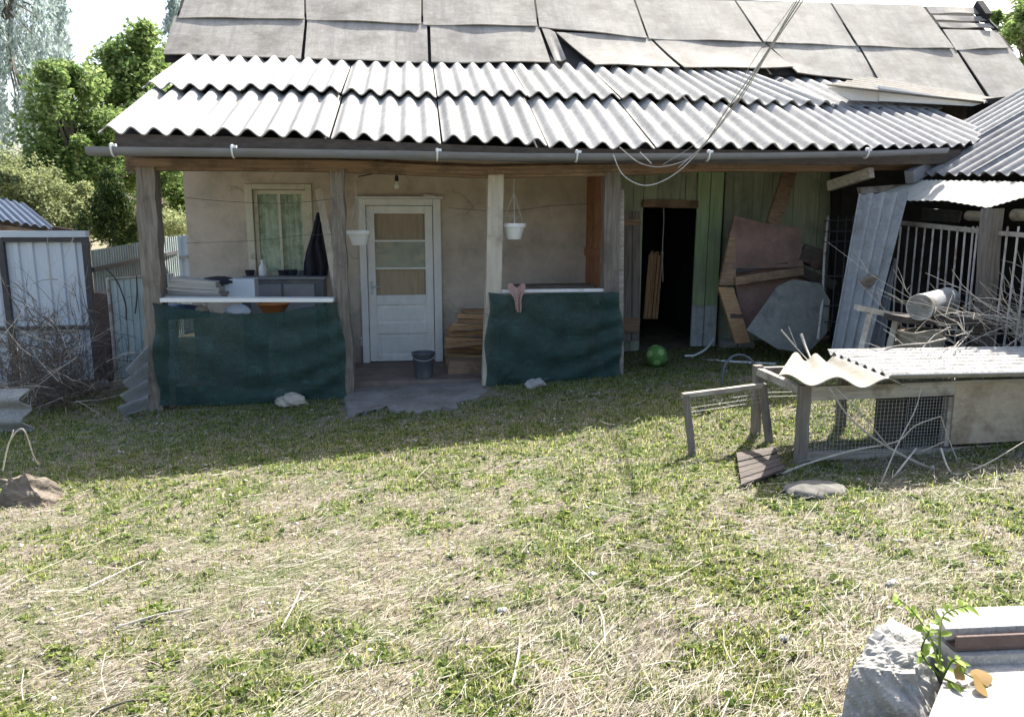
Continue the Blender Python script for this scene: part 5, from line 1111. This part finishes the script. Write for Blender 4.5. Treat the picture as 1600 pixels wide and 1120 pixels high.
# leafy broad tree behind the fence
c1, r1 = [], []
for (px, py, Y, n, rx, rz, cr) in ((118, 205, 17, 26, .8, 1.3, .36), (82, 265, 17, 14, .5, .8, .33), (170, 245, 17.5, 30, 1.2, .9, .38), (110, 310, 17, 20, 1.2, .6, .4), (110, 140, 17, 7, .35, .5, .24)):
    p = P(px, py, Y); a, b_ = clumps(p, (rx, .9, rz), n, cr, int(px)); c1 += a; r1 += b_
tree('broadleaf_tree', (P(120, 400, 17).x, 17, -.2), P(110, 190, 17), .16, c1, r1, 34000, .055, 'maple', 'bright green broadleaf tree rising behind the fence', 'tree', 3)
c2, r2 = [], []
for (px, py, Y, n, rx, rz, cr) in ((215, 150, 21, 40, 1.3, 1.5, .4), (234, 85, 21, 9, .35, .55, .25), (235, 60, 21, 3, .1, .2, .14), (200, 110, 21, 9, .4, .4, .25), (255, 250, 20, 24, 1.2, 1.6, .42), (290, 330, 20, 14, .9, .9, .4)):
    p = P(px, py, Y); a, b_ = clumps(p, (rx, .9, rz), n, cr, int(px)+100); c2 += a; r2 += b_
tree('broadleaf_tree', (P(225, 400, 21).x, 21, -.2), P(222, 110, 21), .18, c2, r2, 32000, .066, 'maple', 'darker green tree half hidden by the porch roof corner', 'tree', 4)
# conifer
c3, r3 = [], []; b3 = P(190, 385, 14.5)
for k in range(60):
    u = k/60; h = P(190, 285+105*u, 14.5); w_ = .05+.46*u**.7; a = random.uniform(0, 6.28); q = random.random()**.5; c3.append((h.x+1.15*w_*q*math.cos(a), 14.0+w_*q*math.sin(a), h.z+.06)); r3.append((.13, .13, .2))
tree('conifer', (b3.x, 14.5, -.2), P(190, 300, 14.5), .06, c3, r3, 14000, .035, 'thuja', 'small dark conifer standing behind the sheet fence', 'conifer', 5, -.9, .3)
# pale bush
c4, r4 = [], []
for (px, py, n, rx, rz) in ((20, 285, 20, .8, .6), (85, 325, 22, .8, .5), (105, 350, 14, .5, .35), (40, 330, 12, .8, .5), (270, 345, 8, .4, .25)):
    p = P(px, py, 15.2); a, b_ = clumps(p, (rx, .5, rz), n, .26, int(px)+7); c4 += a; r4 += b_
tree('bush', (P(80, 400, 15.2).x, 15.2, -.2), P(80, 340, 15.2), .06, c4, r4, 24000, .032, 'bushm', 'pale green flowering bush above the white gate', 'bush', 6)
# willow: hanging strands
def willow(name, base, strands, n_per, size, lab, seed, r0):
    t = thing(name, base, lab, 'tree'); r = np.random.default_rng(seed); b = Vector(base); m = MB(); top = Vector(np.mean([s_[0] for s_ in strands], axis=0)); m.tube([b-Vector((0, 0, .3)), b.lerp(top, .5), top], [r0, r0*.8, r0*.4], 8)
    vs = []
    for p0, L_ in strands:
        p0 = np.array(p0); q = top.lerp(Vector(p0), .2)
        if r.random() < .25: m.tube([top-Vector((0, 0, 1.0)), top.lerp(Vector(p0), .5)+Vector((0, 0, .3)), Vector(p0)], [r0*.3, r0*.15, .015], 5)
        u = r.random(n_per); sw = r.normal(size=2)*.12
        pts = p0+np.stack([sw[0]*u*L_+.10*np.sin(u*5)+r.normal(size=n_per)*.07, sw[1]*u*L_+r.normal(size=n_per)*.07, -u*L_], 1); vs.append(pts)
    m.build('trunk', 'bark', t, True); pts = np.concatenate(vs); n = len(pts)
    a = r.normal(size=(n, 3)); a[:, 2] -= 1.6; a /= np.linalg.norm(a, axis=1)[:, None]; bb = np.cross(a, r.normal(size=(n, 3))); bb /= np.linalg.norm(bb, axis=1)[:, None]
    s = size*(.6+.8*r.random((n, 1))); v = np.stack([pts-a*s, pts+bb*s*.3, pts+a*s, pts-bb*s*.3], 1).reshape(-1, 3)
    npmesh('crown', v, np.arange(4*n), np.full(n, 4), 'willow', t); return t
ss = []
r_ = random.Random(4)
for k in range(200):
    px = r_.uniform(-120, 105) if k % 4 else r_.uniform(-60, 60); py = r_.uniform(-160, 190) if px < 60 else r_.uniform(-120, 70); p = P(px, py, r_.uniform(26, 31)); ss.append((tuple(p), r_.uniform(1.5, 4.0)*(1 if px < 85 else .5)))
willow('willow_tree', (P(-40, 400, 28).x, 28, -.2), ss, 110, .11, 'tall pale drooping tree against the white sky at the left edge', 5, .3)
ss = []
for k in range(9): p = P(r_.uniform(262, 280), r_.uniform(-40, 20), 30+k*.1); ss.append((tuple(p), r_.uniform(.8, 1.5)))
for k in range(16): p = P(r_.uniform(262, 285), r_.uniform(-240, -40), 30+k*.1); ss.append((tuple(p), 2.5))
willow('willow_tree', (P(300, 400, 30.5).x, 30.5, -.2), ss, 130, .10, 'pale bluish tree sprig just left of the roof top corner', 6, .15)
c6, r6 = [], []
for (px, py, n, rx, rz) in ((1625, 60, 26, 1.1, 1.5), (1600, 40, 8, .5, .7), (1600, 110, 6, .35, .6), (1640, 150, 14, .9, .9)):
    p = P(px, py, 16); a, b_ = clumps(p, (rx, .8, rz), n, .3, int(px)+9); c6 += a; r6 += b_
tree('broadleaf_tree', (P(1640, 400, 16).x, 16, .2), P(1635, 70, 16), .14, c6, r6, 18000, .055, 'maple', 'leafy tree peeping past the right end of the main roof', 'tree', 8)

# ------------------------------------------------------------------ grass, straw, weeds, clods (uncountable)
def patchy(x, y):        # 0 dry litter .. 1 lush
    v = .5+(fbm(x, y, 1.7, 4, 31)-.5)*.55+(fbm(x, y, 7.0, 3, 57)-.5)*.75
    for (px, py, s_, a) in PATCH: v = v+.6*a*np.exp(-((x-px)**2+(y-py)**2)/(2*s_*s_))
    v = v+.20*sst(4.7, 5.4, y)-.05*sst(-.5, 1.2, x)*(1-sst(2.6, 3.4, y))
    return v
PATCH = []
for px, py, s_, a in ((340, 1060, .22, .22), (60, 880, .3, .25), (960, 760, .45, .18), (900, 850, .3, .22), (1080, 890, .25, .18), (740, 1020, .14, .25), (1230, 790, .3, .25), (450, 712, .5, .22), (800, 705, .45, .2), (1050, 690, .4, .2), (650, 720, .25, .1), (1000, 650, .8, .12), (250, 735, .8, .12), (1330, 660, .5, .2), (1270, 940, .25, .1), (1400, 900, .4, -.12), (300, 880, .4, -.16), (500, 860, .4, -.12), (620, 930, .35, -.1), (1050, 1040, .5, -.14), (120, 1000, .4, -.14), (640, 650, .45, -.25)):
    p = PG(px, py); PATCH.append((p.x, p.y, s_, a))
def inplan(x, y):        # keep plants off floors, walls and slabs
    k = ~((y > 7.45) & (x > -2.6) & (x < 2.1)); k &= ~((y > 8.6) & (x > -2.6))
    k &= ~((x > -.72) & (x < .72) & (y > 6.75) & (y < 7.7) & (rng.random(len(x)) < .93))
    k &= ~((x > 1.34) & (y < 2.2))
    k &= ~((x > 4.7) & (y > 3.5))
    return k
def scatter(n, x0, x1, y0, y1, bias=1.6):
    n = int(n*1.15); y = y0+(y1-y0)*rng.random(n)**bias; hw = .62*y+.6
    x = -hw*.75+rng.random(n)*(hw*.75+hw*1.4); k = (x > x0) & (x < x1); x, y = x[k], y[k]; k = inplan(x, y); return x[k], y[k]
def blades(x, y, L, W, lean, mat, name):
    n = len(x); z = gz(x, y); th = rng.random(n)*2*np.pi; d = np.stack([np.cos(th), np.sin(th), 0*th], 1); s = np.stack([-np.sin(th), np.cos(th), 0*th], 1)
    b = np.stack([x, y, z-.003], 1); L = L[:, None]; ln = lean[:, None]; W = W[:, None]; up_ = np.array([[0, 0, 1.0]])
    mid = b+up_*L*.55*np.sqrt(np.maximum(0, 1-(.5*ln)**2))+d*L*.55*ln*.5; tip = mid+up_*L*.45*(1-ln)+d*L*.5*ln
    v = np.stack([b-s*W*.5, b+s*W*.5, mid+s*W*.45, mid-s*W*.45, tip], 1).reshape(-1, 3); k = np.arange(n)[:, None]*5
    lp_ = np.concatenate([k+np.array([[0, 1, 2, 3]]), k+np.array([[3, 2, 4]])], 1).ravel(); tt = np.tile([4, 3], n)
    o = npmesh(name, v, lp_, tt, mat); o['kind'] = 'stuff'; return o
# green grass
x, y = scatter(330000, -6, 5, 1.7, 8.6, 1.35); pv = patchy(x, y); k = rng.random(len(x)) < np.clip((pv-.34)*2.4, .22, 1); x, y, pv = x[k], y[k], pv[k]
L = (.014+.040*rng.random(len(x))**2)*(1+.5*np.clip(pv-.6, 0, .5)); tag(blades(x, y, L, .0030+.0030*rng.random(len(x)), np.clip(.25+.75*rng.random(len(x)), 0, .98), 'grass', 'grass'), 'short patchy green grass over the yard', 'grass')
# broad weeds in rosettes
def weeds(n, lo, name, mat, lab, size):
    x, y = scatter(n, -6, 5, 1.8, 8.2, 1.3); pv = patchy(x, y); k = pv > lo; x, y = x[k], y[k]; m_ = 6
    X = np.repeat(x, m_)+rng.normal(size=len(x)*m_)*.006; Y = np.repeat(y, m_)+rng.normal(size=len(x)*m_)*.006; n = len(X)
    th = rng.random(n)*6.283; el = .15+.8*rng.random(n); d = np.stack([np.cos(th)*np.cos(el), np.sin(th)*np.cos(el), np.sin(el)], 1); s = np.stack([-np.sin(th), np.cos(th), 0*th], 1)
    L = (size*(.5+rng.random(n)))[:, None]; b = np.stack([X, Y, gz(X, Y)+.002], 1); t_ = b+d*L; t_[:, 2] -= L[:, 0]*.25; md = b+d*L*.55
    v = np.stack([b, md+s*L*.24, t_, md-s*L*.24], 1).reshape(-1, 3); o = npmesh(name, v, np.arange(4*n), np.full(n, 4), mat); tag(o, lab, 'weeds', None, 'stuff')
weeds(8000, .50, 'weeds', 'weed', 'low broad leaved weeds among the grass', .032)
# straw and dead stalks lying about, combed in rough swathes
def straw(n, Lr, Wr, lo, lab, mat='straw', bias=1.5, hi=.02):
    x, y = scatter(n, -6, 5, 1.7, 7.3, bias); pv = patchy(x, y); k = rng.random(len(x)) < np.clip((lo-pv)*2.4+.35, .25, 1); k &= (y < 6.3) | (rng.random(len(x)) < .35); x, y = x[k], y[k]; n = len(x)
    th = .45+1.6*(fbm(x, y, .8, 2, 91)-.5)+rng.normal(size=n)*.55; L = (Lr[0]+(Lr[1]-Lr[0])*rng.random(n)**2.2)[:, None]; d = np.stack([np.cos(th), np.sin(th)], 1)
    W = (Wr[0]+(Wr[1]-Wr[0])*rng.random(n))[:, None]; cur = rng.normal(size=(n, 1))*.06*L; rows = []
    s2 = np.stack([-d[:, 1], d[:, 0]], 1); roll = rng.random((n, 1))*1.2-.6; lift = np.abs(rng.normal(size=n))*hi; tilt = rng.normal(size=n)*.10*L[:, 0]
    for u in (-.5, 0, .5):
        p = np.stack([x, y], 1)+d*L*u+s2*cur*(1-4*u*u); zz = gz(p[:, 0], p[:, 1])+.004+lift+np.abs(tilt)*.3+tilt*u
        for q in (-.5, .5): e = p+s2*W*q; rows.append(np.stack([e[:, 0], e[:, 1], zz+W[:, 0]*q*roll[:, 0]], 1))
    v = np.stack(rows, 1).reshape(-1, 3); k = np.arange(n)[:, None]*6; lp_ = np.concatenate([k+np.array([[0, 1, 3, 2]]), k+np.array([[2, 3, 5, 4]])], 1).ravel()
    o = npmesh('straw', v, lp_, np.full(2*n, 4), mat); tag(o, lab, 'straw', None, 'stuff')
straw(120000, (.015, .10), (.0009, .0022), .56, 'fine dry straw litter over the yard')
straw(1500, (.10, .40), (.0018, .0042), .55, 'longer dead stalks lying in swathes on the yard', hi=.03)
# clods, chips and small stones
x, y = scatter(16000, -6, 5, 1.8, 7.2, 1.5); n = len(x); s = (.003+.013*rng.random(n)**4)
oc = np.array([(1, 0, 0), (0, 1, 0), (-1, 0, 0), (0, -1, 0), (0, 0, 1), (0, 0, -1)], float); v = oc[None]*s[:, None, None]*(.6+.8*rng.random((n, 6, 1))); v[:, :, 2] *= .7; th = rng.random(n)*6.28
cx, sx = np.cos(th)[:, None], np.sin(th)[:, None]; vx = v[:, :, 0]*cx-v[:, :, 1]*sx; vy = v[:, :, 0]*sx+v[:, :, 1]*cx; v[:, :, 0] = vx+x[:, None]; v[:, :, 1] = vy+y[:, None]; v[:, :, 2] += gz(x, y)[:, None]
tri = np.array([(0, 1, 4), (1, 2, 4), (2, 3, 4), (3, 0, 4), (1, 0, 5), (2, 1, 5), (3, 2, 5), (0, 3, 5)]); lp_ = (np.arange(n)[:, None, None]*6+tri[None]).ravel()
o = npmesh('earth_clods', v.reshape(-1, 3), lp_, np.full(n*8, 3), leafmat('clod_mix', [(.16, .13, .10), (.28, .24, .19), (.45, .42, .37), (.6, .58, .54)], 0, .95)); tag(o, 'small clods, chips and pebbles on the yard', 'clods', None, 'stuff')
for k, (x0, y0, x1, y1, r_, lab) in enumerate([(655, 738, 705, 785, .006, 'brown stick lying on the middle of the yard'), (668, 742, 750, 772, .004, 'thin brown stick crossing the middle of the yard'), (1148, 962, 1200, 1012, .005, 'dark thin stick on bare earth left of the concrete lump'), (935, 950, 945, 1010, .004, 'short pale stick in the near middle of the yard'), (440, 985, 470, 925, .004, 'pale stalk leaning in the straw at lower left'), (800, 1075, 812, 995, .005, 'forked pale stick at the bottom middle'), (180, 985, 300, 955, .006, 'pale stick lying in the straw at left'), (150, 1118, 235, 1098, .006, 'grey stick at the bottom left'), (1010, 1045, 1075, 1042, .004, 'pale stick lying level at lower right of the middle'), (120, 930, 225, 880, .006, 'bundle-like pale stalk below the stump')]):
    a, b_ = PG(x0, y0), PG(x1, y1); m_ = a.lerp(b_, .5); pts = [a+Vector((0, 0, .012)), Vector((m_.x+.01, m_.y+.008, G(m_.x, m_.y)+.022)), b_+Vector((0, 0, .014))]
    m = MB(); m.tube(spline(pts, 4), [r_*(1-.5*i/9) for i in range(9)], 5); single(m, 'fallen_stick', 'twigd' if 'brown' in lab or 'dark' in lab or 'grey' in lab else 'twig', lab, 'stick', True, group='sticks scattered on the yard')
for x0, y0, d, lab in ((925, 900, .045, 'small pale stone in the grass right of the middle'), (786, 956, .05, 'whitish flat stone in the straw at the lower middle'), (1222, 1000, .05, 'pale stone on bare earth left of the concrete lump'), (1395, 915, .06, 'whitish stone behind the yellow green weed')):
    c = PG(x0, y0); single(blob((c.x, c.y, c.z+.008), (d, d*.8, d*.55), int(x0), 6, .35), 'pebble', 'concw', lab, 'stone', True, group='loose stones on the yard')
# lone green stalk near the shadow edge
c = PG(568, 690); m = MB(); m.tube([c, c+Vector((0, 0, .12)), c+Vector((.004, 0, .2))], [.004, .003, .002], 5); m.tube([c+Vector((-.03, 0, 0)), c+Vector((-.034, 0, .07))], .003, 4); single(m, 'tall_stalk', 'weed', 'single tall green stalk at the edge of the shadow', 'stalk')
